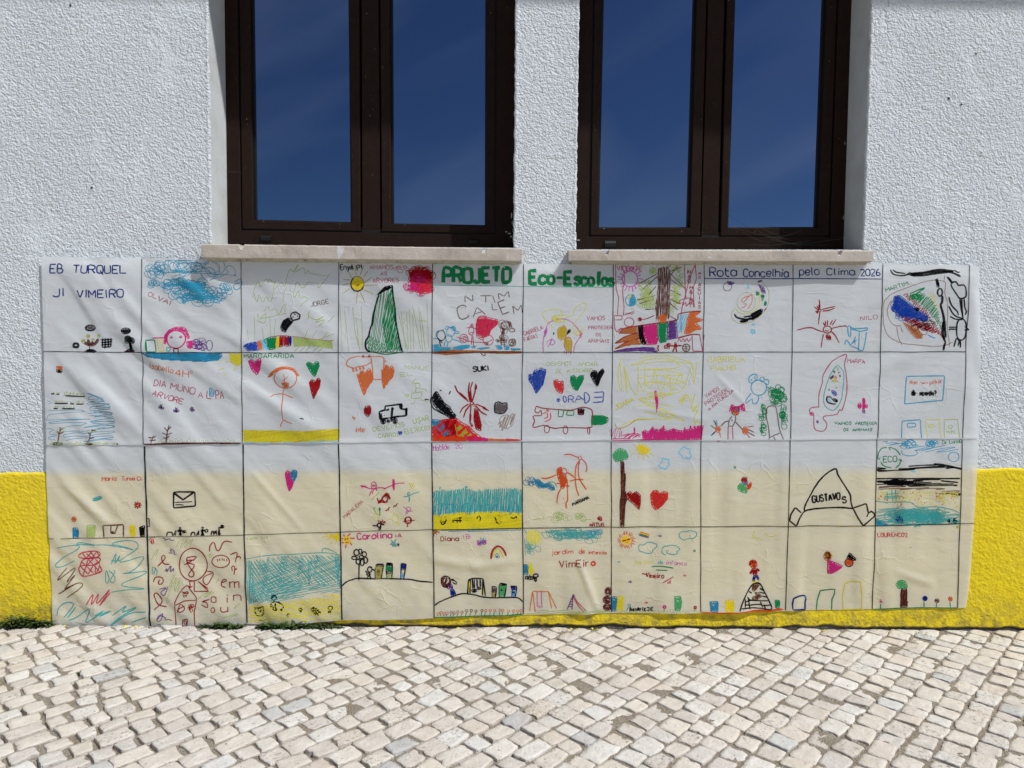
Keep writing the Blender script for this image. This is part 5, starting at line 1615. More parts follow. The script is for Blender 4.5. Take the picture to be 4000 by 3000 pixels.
G_ = {'A':'02 28 42;14 34','B':'02 08 28 37 36 25 05;25 35 44 43 32 02','C':'47 38 18 07 03 12 32 43','D':'02 08 28 46 44 22 02','E':'48 08 02 42;05 35','F':'48 08 02;05 35','G':'47 38 18 07 03 12 32 43 45 25',
'H':'02 08;42 48;05 45','I':'22 28','J':'48 43 32 12 03','K':'02 08;48 05 42','L':'08 02 42','M':'02 08 24 48 42','N':'02 08 42 48','O':'18 07 03 12 32 43 47 38 18','P':'02 08 38 47 46 35 05','Q':'18 07 03 12 32 43 47 38 18;24 41',
'R':'02 08 38 47 46 35 05;25 42','S':'47 38 18 07 06 35 44 43 32 12 03','T':'08 48;28 22','U':'08 03 12 32 43 48','V':'08 22 48','X':'02 48;08 42','Y':'08 25 48;25 22','Z':'08 48 02 42','1':'16 28 22','2':'07 18 38 47 46 02 42',
'3':'08 38 47 46 35 44 43 32 12 03','4':'38 04 44;38 32','6':'38 17 04 03 12 32 43 44 35 15 04','0':'18 07 03 12 32 43 47 38 18','a':'46 42;45 36 16 05 03 12 32 43','b':'08 02;05 16 36 45 43 32 12 03','c':'45 36 16 05 03 12 32 43',
'd':'48 42;45 36 16 05 03 12 32 43','e':'04 44 45 36 16 05 03 12 32 43','f':'47 38 28 17 12;06 36','g':'46 41 30 10;45 36 16 05 03 12 32 43','h':'08 02;05 16 36 45 42','i':'26 22;27 28','j':'36 31 20 00;37 38','l':'18 13 22 32','m':'02 06;05 16 26 22;25 36 46 42',
'n':'02 06;05 16 36 45 42','o':'16 05 03 12 32 43 45 36 16','p':'00 06;05 16 36 45 43 32 12 03','q':'46 40;45 36 16 05 03 12 32 43','r':'02 06;04 16 36','s':'45 36 16 05 34 43 32 12 03','t':'18 13 22 42;06 46','u':'06 03 12 32 43 46;43 42','v':'06 22 46',
'y':'06 23;46 10','z':'06 46 02 42','.':'22 32','-':'05 45','?':'07 18 38 47 46 25 24;22 32'}
NARROW = {'I':.35,'1':.5,'i':.35,'l':.45,'.':.4,'j':.5,'r':.75,'t':.75,'f':.75,'M':1.2,'m':1.3,'-':1.0,'J':.8}
HD = {}
class Cell:
    def __init__(s, reg, name):
        s.ox, s.oy = REG[reg]; s.name = name; s.lower = reg[0] in 'CD'; s.H = H_lo if s.lower else H_up; s.ink = Ink(); s.reg = reg; s.k = HD.get(reg, 0)
    def W(s, P): P = np.asarray(P, float); return np.c_[s.ox+P[:,0]/2.765, s.oy+P[:,1]/2.765]
    def put(s, P, w_, c_, taper=True, wob=0.0):
        w_ *= .98 if c_ == 'K' else (.90 if c_ not in ('L','J','H') else .78)
        P = s.W(P)
        if wob: P = P+rng.normal(0, wob, P.shape)
        s.k += 1; HD[s.reg] = s.k; s.ink.ribbon(P, w_, c_, s.H, .0002+s.k*9e-7, taper)
    def fill(s, poly, c_, w_, ang, gap):
        a = math.radians(-ang); ca, sa = math.cos(a), math.sin(a)
        R = np.array([(x*ca+y*sa, -x*sa+y*ca) for x, y in poly]); gap_ = (gap*1.5 if gap and gap > 6 else gap) if gap else w_*2.765*.60; w_ = w_*.72 if gap and gap > 6 else w_
        y0, y1 = R[:,1].min(), R[:,1].max(); n_ = len(R); path = []; flip = 1; y = y0+gap_*.35; sparse = gap is not None
        runs = {}
        while y < y1:
            xs_ = []
            for i in range(n_):
                (xa, ya), (xb, yb) = R[i], R[(i+1) % n_]
                if (ya <= y) != (yb <= y): xs_.append(xa+(y-ya)*(xb-xa)/(yb-ya))
            xs_.sort()
            for j in range(0, len(xs_)-1, 2):
                a0, a1 = xs_[j], xs_[j+1]
                if a1-a0 < w_*.8: continue
                jt = (gap_*.5 if sparse else w_*.35); a0 += random.gauss(0, jt)+w_; a1 += random.gauss(0, jt)-w_
                runs.setdefault(j//2, []).append((y+random.gauss(0, gap_*(.22 if sparse else .08)), a0, a1))
            y += gap_
        for rr in runs.values():
            cur = []; lasty = None
            def flush():
                if len(cur) > 1: s.put(np.array([(x*ca-y_*sa, x*sa+y_*ca) for x, y_ in cur]), w_, c_)
            for q_, (yy, a0, a1) in enumerate(rr):
                if a1 <= a0: continue
                e = (a0, a1) if q_ % 2 == 0 else (a1, a0)
                if lasty is not None and (abs(yy-lasty) > gap_*2.5 or (cur and abs(e[0]-cur[-1][0]) > gap_*6)) or len(cur) > 16: flush(); cur = []
                mid = (e[0]+e[1])/2; sl = random.gauss(0, gap_*.25)
                cur += [(e[0], yy), (mid, yy+sl*.5), (e[1], yy+gap_*.35)]; lasty = yy
            flush()
    def text(s, x0, y0, x1, y1, h, txt, w_, c_):
        w_ *= .70 if h < 50 else (.85 if h < 100 else 1.0); wd = [NARROW.get(ch, 1.0) for ch in txt]; tot = sum(wd)+.30*(len(txt)-1); L_ = math.hypot(x1-x0, y1-y0); u = L_/tot; a = math.atan2(y1-y0, x1-x0); cur = 0
        for ch, w0 in zip(txt, wd):
            if ch in G_:
                tl_ = random.gauss(0, .04); dy = random.gauss(0, h*.02)
                for st in G_[ch].split(';'):
                    Q = []
                    for pr in st.split():
                        gx, gy = int(pr[0]), int(pr[1]); X = (cur+(gx/4 if w0 >= .7 else .5+(gx-2)/4*.9)*w0)*u; Y_ = (gy-2)/6*h
                        X += Y_*tl_; Q.append((x0+X*math.cos(a)+Y_*math.sin(a), y0+dy+X*math.sin(a)-Y_*math.cos(a)))
                    Q = np.array(Q)+rng.normal(0, h*.012, (len(Q), 2))
                    s.put(smooth(Q) if (len(Q) > 4 and (ch.islower() or ch in 'BCDGJOPQRSU23690')) else Q, w_, c_, False)
            cur += w0+.30
REG = {}
for i_, x_ in enumerate((150, 900, 1650, 2350, 3050)):
    REG[f'A{i_+1}'] = (x_, 1000); REG[f'B{i_+1}'] = (x_, 1360); REG[f'C{i_+1}'] = (x_, 1710); REG[f'D{i_+1}'] = (x_, 2060 if i_ < 2 else 2020)
def run(src):
    cell = None; n_ = 0
    def done():
        if cell:
            build_motifs(cell.ink, cell.name, sh_lo if cell.lower else sh_up)
    for ln in src.strip().split('\n'):
        ln = ln.strip()
        if not ln: continue
        if ln[0] == '@':
            done(); r_, nm = ln[1:].split(); cell = Cell(r_, nm); n_ += 1; continue
        tk = ln.split(); op, c_, w_ = tk[0], tk[1], (float(tk[2]) if tk[2] != '-' else 4.0)
        rest = ln.split(None, 3)[3]
        if op in 'sl':
            for part in rest.split('|'):
                P = np.array([[float(v_) for v_ in q_.split(',')] for q_ in part.split()])
                closed = op == 's' and len(P) > 4 and np.allclose(P[0], P[-1])
                cell.put(smooth(P, closed) if op == 's' else P, w_, c_, True, .25)
        elif op == 'f':
            q_ = rest.split(); nums = [v_ for v_ in q_ if ',' not in v_]; P = [[float(a) for a in v_.split(',')] for v_ in q_ if ',' in v_]
            cell.fill(P, c_, w_, float(nums[0]), float(nums[1]) if len(nums) > 1 else None)
            if len(nums) == 1 and w_ >= 5: cell.put(np.array(P+[P[0]]), w_*.55, c_, False)
        elif op == 'e':
            for part in rest.split('|'):
                cx, cy, rx, ry = [float(v_) for v_ in part.split(',')]
                n2 = max(12, int((rx+ry)/3)); P = [(cx+rx*math.cos(a_), cy+ry*math.sin(a_)) for a_ in np.linspace(0, 2*math.pi, n2, endpoint=False)]
                ww = min(6, max(2.2, min(rx, ry)/2.765*.7)); cell.fill(P, c_, ww, random.choice((20, 60, 80)), None); cell.put(np.array(P+[P[0]]), ww*.6, c_, False)
        elif op == 'o':
            for part in rest.split('|'):
                cx, cy, rx, ry = [float(v_) for v_ in part.split(',')]; a0 = random.random()*6
                cell.put(np.array([(cx+rx*(1+.02*math.sin(3*a_))*math.cos(a0+a_), cy+ry*math.sin(a0+a_)) for a_ in np.linspace(0, 6.5, 40)]), w_, c_)
        elif op == 'c':
            cx, cy, rx, ry, n2, rr = [float(v_) for v_ in rest.split(',')]; n2 = max(2, int(n2*.92)); w_ *= .74; P = []
            ax, ay = cx, cy
            ph = random.random()*6; x_, y_ = cx, cy
            for i in range(n2):
                th = random.random()*2*math.pi; q_ = math.sqrt(random.random()); tx_, ty_ = cx+rx*q_*math.cos(th), cy+ry*q_*math.sin(th)
                x_ += (tx_-x_)*.85; y_ += (ty_-y_)*.85; r_ = rr*random.uniform(.5, 1.1); e_ = random.uniform(.6, 1.0); til = random.random()*3
                for j in range(9):
                    a_ = ph+j*.72; vx, vy = r_*math.cos(a_), r_*e_*math.sin(a_)
                    P.append((x_+vx*math.cos(til*.3)-vy*math.sin(til*.3), y_+vx*math.sin(til*.3)+vy*math.cos(til*.3)))
                ph += 9*.72
            P = np.array(P); P[:,0] = np.clip(P[:,0], cx-rx-rr*.7, cx+rx+rr*.7); P[:,1] = np.clip(P[:,1], cy-ry-rr*.6, cy+ry+rr*.6)
            if cell.reg[0] == 'A': P[:,1] = np.maximum(P[:,1], 52+np.maximum(0, 6*np.sin(P[:,0]/9)))
            for i in range(0, len(P)-1, 60): cell.put(smooth(P[i:i+61]), w_, c_)
        elif op == 'r':
            cx, cy, r0, r1, n2 = [float(v_) for v_ in rest.split(',')]
            for i in range(int(n2)):
                a_ = i/n2*2*math.pi+random.gauss(0, .05); rb = r1*random.uniform(.85, 1.1)
                cell.put(np.array([(cx+r0*math.cos(a_), cy+r0*math.sin(a_)), (cx+rb*math.cos(a_+.05), cy+rb*math.sin(a_+.05))]), w_, c_)
        elif op == 'd':
            xa_, ya_, xb_, yb_, n2 = [float(v_) for v_ in rest.split(',')]
            for i in range(int(n2)):
                x_, y_ = random.uniform(xa_, xb_), random.uniform(ya_, yb_); a_ = random.random()*3.1; l_ = random.uniform(8, 22)
                cell.put(np.array([(x_, y_), (x_+l_*math.cos(a_), y_+l_*math.sin(a_))]), w_, c_)
        elif op == 't':
            q_ = rest.split(); (xa_, ya_), (xb_, yb_) = [[float(v_) for v_ in s_.split(',')] for s_ in q_[:2]]; keep_ = cell.ink; cell.ink = Ink()
            cell.text(xa_, ya_, xb_, yb_, float(q_[2]), q_[3], w_, c_); cell.ink.build('lettering', sh_lo if cell.lower else sh_up); cell.ink = keep_
        elif op == 'v':
            q_ = rest.split(); xa_, ya_ = [float(v_) for v_ in q_[0].split(',')]; yb_ = float(q_[1]); h_ = float(q_[2]); tx_ = q_[3]
            for i, ch in enumerate(tx_):
                yy = ya_+(yb_-ya_)*(i/max(1, len(tx_)-1)); cell.text(xa_-14, yy, xa_+14+random.gauss(0,2), yy, h_, ch, w_, c_)
        elif op == 'k':
            for q_ in rest.split():
                x_, y_ = [float(v_) for v_ in q_.split(',')]
                for j in range(6):
                    a_ = j*1.05; cell.put(np.array([(x_+9*math.cos(a_), y_+9*math.sin(a_)), (x_+17*math.cos(a_), y_+17*math.sin(a_))]), 3.6, c_)
                cell.put(np.array([(x_-3, y_), (x_+3, y_)]), 3, 'Y')
                cell.put(np.array([(x_-2, y_+16), (x_-12+random.gauss(0,3), 1056)]), 2.8, 'G')
    done()
run(INK)
# ---- ruled grid lines
gl_u, gl_l = Ink(), Ink()
def rule(P, w_, up_, c_='pen', lift=.00115):
    P = np.array(P, float); 
    n_ = max(3, int(np.hypot(*np.diff(P, axis=0).T).sum()/70)); d = np.hypot(*np.diff(P, axis=0).T); s_ = np.r_[0, np.cumsum(d)]; k_ = np.linspace(0, s_[-1], n_)
    Q = np.c_[np.interp(k_, s_, P[:,0]), np.interp(k_, s_, P[:,1])]+rng.normal(0, .6, (n_, 2))
    (gl_u if up_ else gl_l).ribbon(smooth(Q), w_, c_, H_up if up_ else H_lo, lift, False)
VU = [[(560.5,1012),(564,1376),(569,1733)],[(946,1020),(949,1376),(952,1728)],[(1326,1024),(1326,1376),(1327,1726)],[(1691.6,1030),(1689,1376),(1688,1720)],[(2045,1034),(2041,1376),(2038,1718)],
      [(2395,1036),(2390.5,1376),(2387,1716)],[(2746.7,1036),(2743.5,1376),(2734,1715)],[(3093,1036),(3089,1376),(3080.5,1713)],[(3442,1034),(3432.6,1375),(3419.6,1709)],[(3778.7,1038),(3762,1375),(3751.6,1709)]]
VL = [[(571,1741),(580,2060),(593,2442)],[(953.5,1735),(959,2090),(969,2428)],[(1325.7,1732),(1332,2060),(1339,2415)],[(1688,1726),(1692.7,2060),(1697,2407)],[(2038.8,1724),(2041.7,2060),(2045,2395)],
      [(2386,1722),(2386,2055),(2387,2386)],[(2733.5,1720),(2733,2055),(2732.6,2385)],[(3080,1719),(3073,2050),(3064.5,2378)],[(3419,1715),(3413.5,2050),(3402.6,2374)],[(3750,1715),(3742.6,2045),(3733.5,2369)]]
for i_, P in enumerate(VU): rule(P, 3.0, True)
for i_, P in enumerate(VL): rule(P, (6.3,5.2,5.0,4.4,3.6,3.2,3.2,3.2,3.3,3.3)[i_], False)
rule([(179,1372),(564,1377),(949,1377),(1326,1377),(1689,1376),(2041,1376),(2390,1376),(2743,1375.5),(3089,1375),(3432,1374),(3762,1374)], 2.7, True, lift=.00122)
rule([(200,2101),(222,2100.6)], 2.4, False); rule([(245,2100),(575,2095),(959,2086),(1332,2075),(1692,2066)], 2.1, False, lift=.00122)
rule([(1692,2066),(2042,2060),(2386,2055),(2733,2053.6),(3073,2051.8),(3413,2050),(3742,2042)], 2.7, False, lift=.00122); rule([(3742,2042),(3797,2041)], 2.2, False)
gu = gl_u.build('grid_lines', sh_up); gl = gl_l.build('grid_lines', sh_lo)
# ================================================================ pavement
def stone_mat(name, island):
    M, t, b = mat(name, (.6,.55,.5), .72, .25)
    if island: rnd = N(t,'ShaderNodeNewGeometry').outputs['Random Per Island']
    else: rnd = N(t,'ShaderNodeObjectInfo').outputs['Random']
    p = pos(t)
    base = ramp(t, rnd, [(0,(.53,.49,.445)),(.18,(.58,.535,.485)),(.36,(.62,.57,.505)),(.52,(.54,.505,.47)),(.68,(.63,.61,.57)),(.8,(.58,.52,.455)),(.93,(.67,.655,.62)),(1,(.46,.46,.45))])
    n1 = noise(t, 22, 5, .62, p); n2 = noise(t, 95, 4, .7, p, .4); n3 = noise(t, 320, 2, .6, p); n4 = noise(t, 6, 3, .5, p)
    c = mixc(t, ramp(t, n1.outputs[0], [(.36,(0,0,0)),(.62,(1,1,1))]).outputs[0], mixc(t, 1.0, base.outputs[0], (.88,.87,.86), 'MULTIPLY'), base.outputs[0])
    c = mixc(t, ramp(t, n1.outputs[0], [(.60,(0,0,0)),(.72,(.55,.55,.55))]).outputs[0], c, (.66,.66,.65))
    # blue-grey fossil streaks in a few stones, pits
    sel = ramp(t, mth(t,'FRACT', mth(t,'MULTIPLY', rnd, 37.3)), [(.80,(0,0,0)),(.84,(1,1,1))])
    st_ = mth(t,'MULTIPLY', sel.outputs[0], ramp(t, n2.outputs[0], [(.54,(0,0,0)),(.64,(.8,.8,.8))]).outputs[0])
    c = mixc(t, st_, c, (.17,.175,.18))
    pit = ramp(t, noise(t, 120, 2, .5, p, .6).outputs[0], [(.25,(1,1,1)),(.31,(0,0,0))])
    c = mixc(t, mth(t,'MULTIPLY', pit.outputs[0], .75), c, (.14,.11,.08))
    c = mixc(t, mth(t,'MULTIPLY', ramp(t, n4.outputs[0], [(.45,(0,0,0)),(.7,(1,1,1))]).outputs[0], .22), c, (.38,.31,.23))
    t.links.new(c, b.inputs['Base Color'])
    h = mth(t,'ADD', mth(t,'MULTIPLY', n1.outputs[0], 1.4), mth(t,'ADD', mth(t,'MULTIPLY', n2.outputs[0], .55), mth(t,'ADD', mth(t,'MULTIPLY', n3.outputs[0], .16), mth(t,'MULTIPLY', pit.outputs[0], -.5))))
    bump(t, b, h, .0055)
    return M
M_stone = stone_mat('limestone', False); M_stone2 = stone_mat('limestone_far', True)
M_sand, t, b = mat('joint_grit', (.33,.28,.21), .95, .1)
p = pos(t); n1 = noise(t, 260, 4, .75, p); n2 = noise(t, 30, 4, .6, p); v = N(t,'ShaderNodeTexVoronoi'); v.inputs['Scale'].default_value = 300; t.links.new(p, v.inputs['Vector'])
c = ramp(t, n1.outputs[0], [(.30,(.11,.09,.07)),(.45,(.31,.27,.22)),(.60,(.44,.395,.335)),(.74,(.62,.57,.50))]).outputs[0]
c = mixc(t, ramp(t, n2.outputs[0], [(.35,(0,0,0)),(.7,(1,1,1))]).outputs[0], c, mixc(t, 1.0, c, (.80,.74,.66), 'MULTIPLY'))
t.links.new(c, b.inputs['Base Color']); bump(t, b, mth(t,'ADD', n1.outputs[0], v.outputs[0]), .0045)
# far ground: the same paving, where single stones can no longer be told apart
M_far, t, b = mat('far_paving', (.4,.36,.3), .85, .2)
p = pos(t); mpn = N(t,'ShaderNodeMapping'); mpn.inputs['Rotation'].default_value = (0,0,math.radians(45)); t.links.new(p, mpn.inputs[0])
br = N(t,'ShaderNodeTexBrick'); br.inputs['Scale'].default_value = 1; br.inputs['Brick Width'].default_value = .076; br.inputs['Row Height'].default_value = .066; br.inputs['Mortar Size'].default_value = .005
br.inputs['Color1'].default_value = (.52,.47,.42,1); br.inputs['Color2'].default_value = (.62,.58,.54,1); br.inputs['Mortar'].default_value = (.30,.265,.22,1)
t.links.new(mpn.outputs[0], br.inputs['Vector']); t.links.new(br.outputs[0], b.inputs['Base Color']); bump(t, b, noise(t, 60, 3, .6, p).outputs[0], .004)
def gnoise(x, y, sc_, seed):
    r_ = np.random.default_rng(seed); T = r_.random((128,128)); u = x/sc_+60; v_ = y/sc_+60; iu = np.floor(u).astype(int); iv = np.floor(v_).astype(int); fu = u-iu; fv = v_-iv
    fu = fu*fu*(3-2*fu); fv = fv*fv*(3-2*fv); g_ = lambda a, b_: T[a % 128, b_ % 128]
    return (g_(iu,iv)*(1-fu)+g_(iu+1,iv)*fu)*(1-fv)+(g_(iu,iv+1)*(1-fu)+g_(iu+1,iv+1)*fu)*fv
def sandz(x, y):
    x = np.asarray(x, float); y = np.asarray(y, float)
    deep = np.clip((-x-.55)/.7, 0, 1)*np.clip((-y-.22)/.25, 0, 1)                     # washed-out joints at the near left
    deep = np.maximum(deep, .8*np.clip((-y-.62)/.2, 0, 1)*np.clip((.5-np.abs(x+.25))/.3, 0, 1))
    z = -.0032 - .0150*deep*np.clip(gnoise(x, y, .09, 5)*1.5-.2, 0, 1) + .0042*(gnoise(x, y, .055, 6)-.50) + .0016*(gnoise(x, y, .012, 7)-.5)
    return z - .010*np.exp(-((y+.004)/.010)**2)*gnoise(x, y, .05, 8)
PX0, PX1, PY0 = -3.9, 3.9, -1.9
nx, ny = 860, 220
gx = np.linspace(PX0, PX1, nx+1); gy = np.linspace(PY0, .02, ny+1); A_, B_ = np.meshgrid(gx, gy); zz = sandz(A_, B_)
V = np.stack([A_, B_, zz], -1).reshape(-1,3).tolist(); ii = np.arange((nx+1)*(ny+1)).reshape(ny+1, nx+1)
F = np.stack([ii[:-1,:-1], ii[:-1,1:], ii[1:,1:], ii[1:,:-1]], -1).reshape(-1,4).tolist()
pav = mesh('pavement', V, F, [M_sand], smooth=True); pav['kind'] = 'structure'
V, F = [], []
for x0, x1, y0, y1 in ((-400,PX0,-600,.03),(PX1,400,-600,.03),(PX0,PX1,-600,PY0)):
    b0 = len(V); V += [(x0,y0,-.003),(x1,y0,-.003),(x1,y1,-.003),(x0,y1,-.003)]; F.append((b0,b0+1,b0+2,b0+3))
gr = mesh('ground', V, F, [M_far]); gr['kind'] = 'structure'
# setts: a library of rough-cut blocks shared between the stones
def block(seed, n_=14):
    r_ = random.Random(seed); ring_ = []
    cj = [(r_.uniform(-.075,.075), r_.uniform(-.075,.075)) for _ in range(4)]
    cs = [(-.5+cj[0][0], -.5+cj[0][1]), (.5+cj[1][0], -.5+cj[1][1]), (.5+cj[2][0], .5+cj[2][1]), (-.5+cj[3][0], .5+cj[3][1])]
    for s in range(4):
        a, b_ = cs[s], cs[(s+1)%4]; bow = r_.uniform(-.03,.045)
        m_ = 5; rc = r_.uniform(.03,.12)
        for q_ in range(m_):
            k_ = rc+(1-2*rc)*q_/(m_-1); x = a[0]+(b_[0]-a[0])*k_; y = a[1]+(b_[1]-a[1])*k_; nx_, ny_ = (b_[1]-a[1]), -(b_[0]-a[0])
            o_ = bow*math.sin(math.pi*k_)+r_.uniform(-.028,.028)
            if r_.random() < .05: o_ -= .07
            ring_.append((x+nx_*o_, y+ny_*o_))
    return ring_
def sett_geo(ring_, top_tilt, seed):
    r_ = random.Random(seed+999); n_ = len(ring_); V = []; F = []
    tz = lambda x, y: top_tilt[0]*x+top_tilt[1]*y
    for k_, zf, jit in ((1.02, -1.0, 0), (1.0, -.040, .012), (.978, -.004, .006), (.70, .003, .010), (.36, .003, .010)):
        for x, y in ring_: V.append((x*k_, y*k_, (zf+tz(x*k_, y*k_)+r_.uniform(-jit, jit)) if zf > -.9 else zf))
    V.append((0, 0, .004))
    for l in range(4):
        for i in range(n_):
            j = (i+1) % n_; F.append((l*n_+i, l*n_+j, (l+1)*n_+j, (l+1)*n_+i))
    for i in range(n_): F.append((4*n_+i, 4*n_+(i+1) % n_, len(V)-1))
    return V, F
HS = .055
LIB = []
for s_ in range(36):
    V, F = sett_geo(block(s_), (random.uniform(-.05,.05), random.uniform(-.05,.05)), s_)
    me = bpy.data.meshes.new('sett'); me.from_pydata(V, [], F); me.materials.append(M_stone); me.polygons.foreach_set('use_smooth', [False]*40+[True]*(len(me.polygons)-40)); me.update(); LIB.append((me, V, F))
places = []
c45 = math.sqrt(.5)
def dk(x, y): return min(1, max(0, (-x-.55)/.6))*min(1, max(0, (-y-.2)/.25))
def row_ok(x, y): return PX0+.02 < x < PX1-.02 and PY0+.02 < y < -.002
v_ = -5.2; rowi = 0
while v_ < 5.2:
    wr = random.gauss(.0665, .0045); wr = min(max(wr, .056), .078)
    u_ = -5.2+random.random()*.1
    while u_ < 5.2:
        le = random.choice((.058,.066,.072,.079,.086,.098))*random.uniform(.95,1.05)
        cu, cv = u_+le/2, v_+wr/2
        # courses wander a little
        wv = .004*math.sin(cu*2.1+v_*1.3)
        x = (cu-(cv+wv))*c45; y = (cu+(cv+wv))*c45-1.0
        if row_ok(x, y):
            places.append((x, y, math.pi/4+random.gauss(0, .045)+.004*2.1*math.cos(cu*2.1+v_*1.3), le-random.uniform(.005,.010)-.004*dk(x, y), wr-random.uniform(.0035,.0075)-.004*dk(x, y), random.gauss(.0, .0013), random.gauss(0,.022), random.gauss(0,.022), random.randrange(36), random.randrange(4)))
        u_ += le
    v_ += wr
def proj(x, y, z=0):
    d_ = Vector((x, y, z))-CAMP; zc = d_.dot(fw); 
    if zc < .2: return None
    return 2000+FPX*d_.dot(rt2)/zc, 1500-FPX*d_.dot(up2)/zc, zc
inv, rest = [], []
for P in places:
    q_ = proj(P[0], P[1])
    if q_ and -60 < q_[0] < 4060 and q_[1] < 3060: inv.append((q_[2], P))
    else: rest.append(P)
inv.sort(key=lambda a: a[0]/math.sqrt(a[1][3]*a[1][4])*.067)
single = [P for _, P in inv[:300]]; rest += [P for _, P in inv[300:]]
def wpos(P, co):
    x, y, an, lx_, ly_, dz, tx_, ty_, li, rq_ = P
    if rq_ & 1: co = (-co[0], -co[1], co[2])
    X, Y_, Z = co[0]*lx_, co[1]*ly_, co[2]*HS
    Z += X*tx_+Y_*ty_
    return (x+X*math.cos(an)-Y_*math.sin(an), min(-.0085, y+X*math.sin(an)+Y_*math.cos(an)), Z+dz)
for P in single:
    me, V, F = LIB[P[8]]
    near = P[1] > -.07
    o = bpy.data.objects.new('paving_stone', me); COL.objects.link(o); o.parent = pav
    fl = math.pi if P[9] & 1 else 0
    o.rotation_euler = (P[7], -P[6], P[2]+fl) ; o.scale = (P[3], P[4], HS); o.location = (P[0], P[1], P[5])
V, F = [], []
for P in rest:
    me, v0, f0 = LIB[P[8]]; b0 = len(V); V += [wpos(P, c) for c in v0]; F += [tuple(b0+i for i in f) for f in f0]
ms_ = mesh('paving_stones', V, F, [M_stone2], pav); ms_.data.polygons.foreach_set('use_smooth', ([False]*40+[True]*60)*len(rest)); ms_['kind'] = 'stuff'
print('setts in view', len(inv), 'single', len(single), 'rest', len(rest))
# loose grit and crumbs of render along the foot of the wall
V, F = [], []; MI = []
def crumb(x, y, z, r_, mi_):
    b0 = len(V); pts = []
    for d_ in ((1,0,0),(-1,0,0),(0,1,0),(0,-1,0),(0,0,1),(0,0,-.6)):
        V.append((x+d_[0]*r_*random.uniform(.6,1.2), y+d_[1]*r_*random.uniform(.6,1.2), z+d_[2]*r_*random.uniform(.4,.9)))
    for f in ((0,2,4),(2,1,4),(1,3,4),(3,0,4),(2,0,5),(1,2,5),(3,1,5),(0,3,5)): F.append(tuple(b0+i for i in f)); MI.append(mi_)
M_chip, t, b = mat('render_crumbs', (.62,.56,.05), .9, .1); bump(t, b, noise(t, 200, 3, .6, pos(t)).outputs[0], .002)
M_grit, t, b = mat('grey_grit', (.35,.32,.27), .95, .1); t.links.new(ramp(t, noise(t, 150, 2, .5, pos(t)).outputs[0], [(.35,(.16,.14,.11)),(.6,(.5,.46,.4))]).outputs[0], b.inputs['Base Color'])
for i in range(2600):
    x = random.uniform(-2.6, 2.6); y = -.008-abs(random.gauss(0, .018)); crumb(x, y, float(sandz(x, y))+.001, random.uniform(.0012,.0042), 1)
for i in range(2500):
    x = random.uniform(-2.4, 2.4); y = -random.uniform(.03, 1.35); crumb(x, y, float(sandz(x, y))+.0006, random.uniform(.001,.003), 1)
for xp in (230, 262, 20, 500, 540, 2230, 2260, 2310, 2330, 3205, 3215, 1790):
    x = U(xp, 2450)[0]; crumb(x, -.014-random.random()*.006, -.001, random.uniform(.005,.009), 0)
g_ = mesh('grit', V, F, [M_chip, M_grit], None, MI); g_['kind'] = 'stuff'; g_['label'] = 'loose grit and crumbs of render along the foot of the wall'; g_['category'] = 'grit'
# ================================================================ weeds along the foot of the wall
def leafm(name, c1_, c2_):
    M, t, b = mat(name, c1_, .5, .35)
    t.links.new(mixc(t, N(t,'ShaderNodeNewGeometry').outputs['Random Per Island'], c1_, c2_), b.inputs['Base Color'])
    bump(t, b, noise(t, 220, 2, .5, pos(t)).outputs[0], .0006); return M
M_leaf = leafm('weed_leaf', (.030,.060,.014), (.070,.115,.030)); M_stem, t, b = mat('weed_stem', (.11,.13,.035), .6, .3); bump(t, b, noise(t, 300, 2, .5, pos(t)).outputs[0], .0004)
def leaf(V, F, base, dirn, nrm, L_, W_):
    d_ = Vector(dirn).normalized(); s_ = d_.cross(Vector(nrm)).normalized(); n_ = s_.cross(d_); b0 = len(V); bp_ = Vector(base)
    prof = ((0,.05,0),(.2,.6,.02),(.45,1,.05),(.72,.72,.04),(1,.02,-.05))
    for k_, w0, c_ in prof:
        c0 = bp_+d_*L_*k_+n_*L_*c_-Vector((0,0,L_*.16*k_*k_))
        V.append(tuple(c0-s_*W_*w0*.5+n_*W_*.12*w0)); V.append(tuple(c0)); V.append(tuple(c0+s_*W_*w0*.5+n_*W_*.12*w0))
    for i in range(4):
        a = b0+i*3; F.append((a,a+1,a+4,a+3)); F.append((a+1,a+2,a+5,a+4))
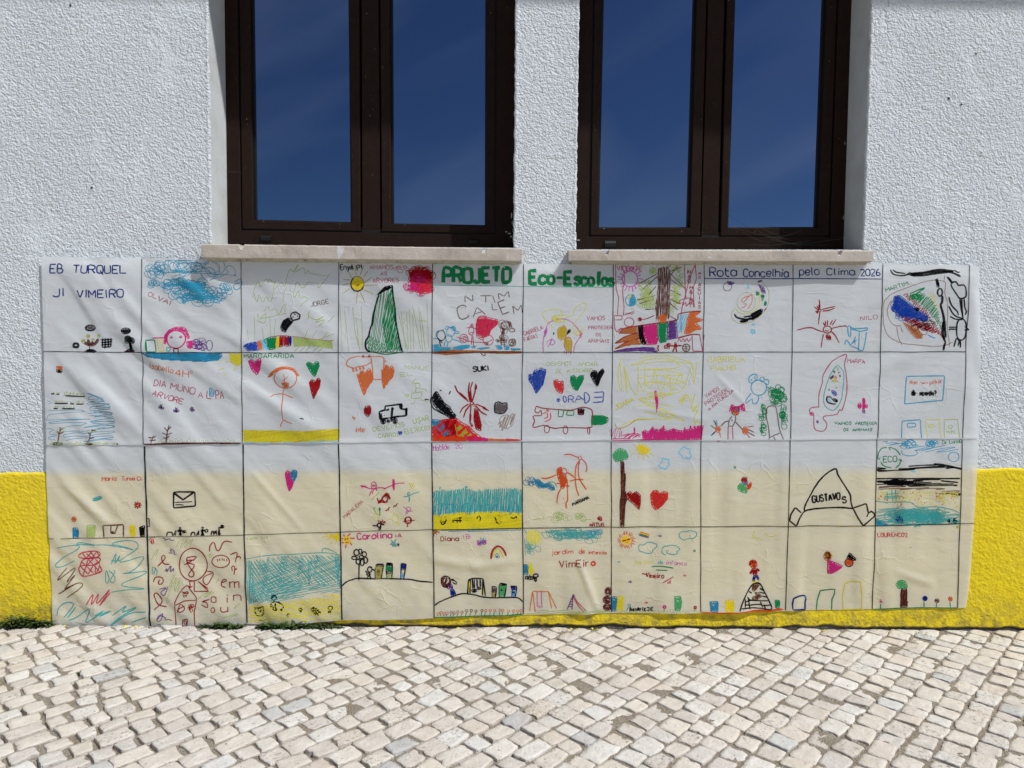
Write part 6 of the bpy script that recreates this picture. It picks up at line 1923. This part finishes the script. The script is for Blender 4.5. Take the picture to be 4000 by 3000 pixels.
def weed(label, xp0, xp1, n_stem, hmax, seed, lsz=.016, spread=.03):
    random.seed(seed); x0, x1 = U(xp0, 2450)[0], U(xp1, 2450)[0]; cx = (x0+x1)/2
    root = thing('weed', label, 'weed', (cx, -.014, 0), 'weeds along the foot of the wall')
    V, F, SV, SF = [], [], [], []
    for i in range(n_stem):
        bx = random.uniform(x0, x1)-cx; h_ = hmax*random.uniform(.2, 1)*(1 if random.random() < .35 else .5); lean = Vector((random.gauss(0,.5), -random.uniform(.05,.9), 1)).normalized()
        b0 = Vector((bx, -random.uniform(.0,.012), -.004)); segs = max(3, int(h_/.012)); P = [b0+lean*h_*(k_/segs)+Vector((random.gauss(0,.0015), 0, -h_*.25*(k_/segs)**2)) for k_ in range(segs+1)]
        for k_ in range(segs):
            r_ = .0011*(1-.5*k_/segs); c0 = len(SV)
            for q_, pt in ((0,P[k_]),(1,P[k_+1])):
                for a_ in (0, 2.1, 4.2): SV.append((pt.x+r_*math.cos(a_), pt.y+r_*math.sin(a_), pt.z))
            for a in range(3): SF.append((c0+a, c0+(a+1)%3, c0+3+(a+1)%3, c0+3+a))
        for k_ in range(1, segs+1):
            for q_ in range(2 if k_ < segs else 3):
                a_ = random.random()*6.28; dz_ = random.uniform(.1,.9); s_ = random.uniform(.55,1.15)*lsz
                dy_ = math.sin(a_); dy_ = -abs(dy_) if P[k_].y+dy_*s_-.014 > -.012 else dy_
                leaf(V, F, P[k_], (math.cos(a_), dy_, dz_), (0,0,1), s_, s_*.42)
    fo = bpy.data.meshes.new('foliage'); fo.from_pydata(V, [], F); fo.materials.append(M_leaf); fo.update(); o1 = bpy.data.objects.new('foliage', fo); COL.objects.link(o1); o1.parent = root
    st = bpy.data.meshes.new('stem'); st.from_pydata(SV, [], SF); st.materials.append(M_stem); st.update(); o2 = bpy.data.objects.new('stem', st); COL.objects.link(o2); o2.parent = root
    return root
weed('largest leafy green weed, at the foot of the wall left of the banner', 8, 214, 64, .066, 3, .028)
weed('tall thin weed shoot rising above the large leafy clump', 66, 92, 4, .125, 4, .026)
weed('small dark weed under the banner edge, below the drawn house with a pointed roof', 800, 850, 10, .026, 5, .018)
weed('dark weed with drooping leaves under the banner, left of the bag drawn on the beach', 856, 952, 26, .040, 6, .026)
weed('broad-leaved green weed under the banner, beneath the beach drawing', 1030, 1180, 46, .042, 7, .027)
weed('sparse weed under the banner, right of the broad-leaved one', 1192, 1270, 16, .036, 8, .021)
weed('low dry brownish weed at the wall foot, below the hill with recycling bins', 1278, 1345, 26, .024, 9, .012)
r0 = weed('tiny green weed between paving stones near the left edge of the pavement', 0, 8, 5, .02, 10, .010)
def put(px_, py_, o):
    r_ = ray(px_, py_); t_ = -CAMP.z/r_.z; o.location = CAMP+r_*t_; o.location.z = -.004
put(315, 2625, r0)
r1 = weed('tiny blue-green weed between paving stones near the wall, right of the centre', 0, 8, 4, .018, 11, .010); put(3052, 2500, r1)
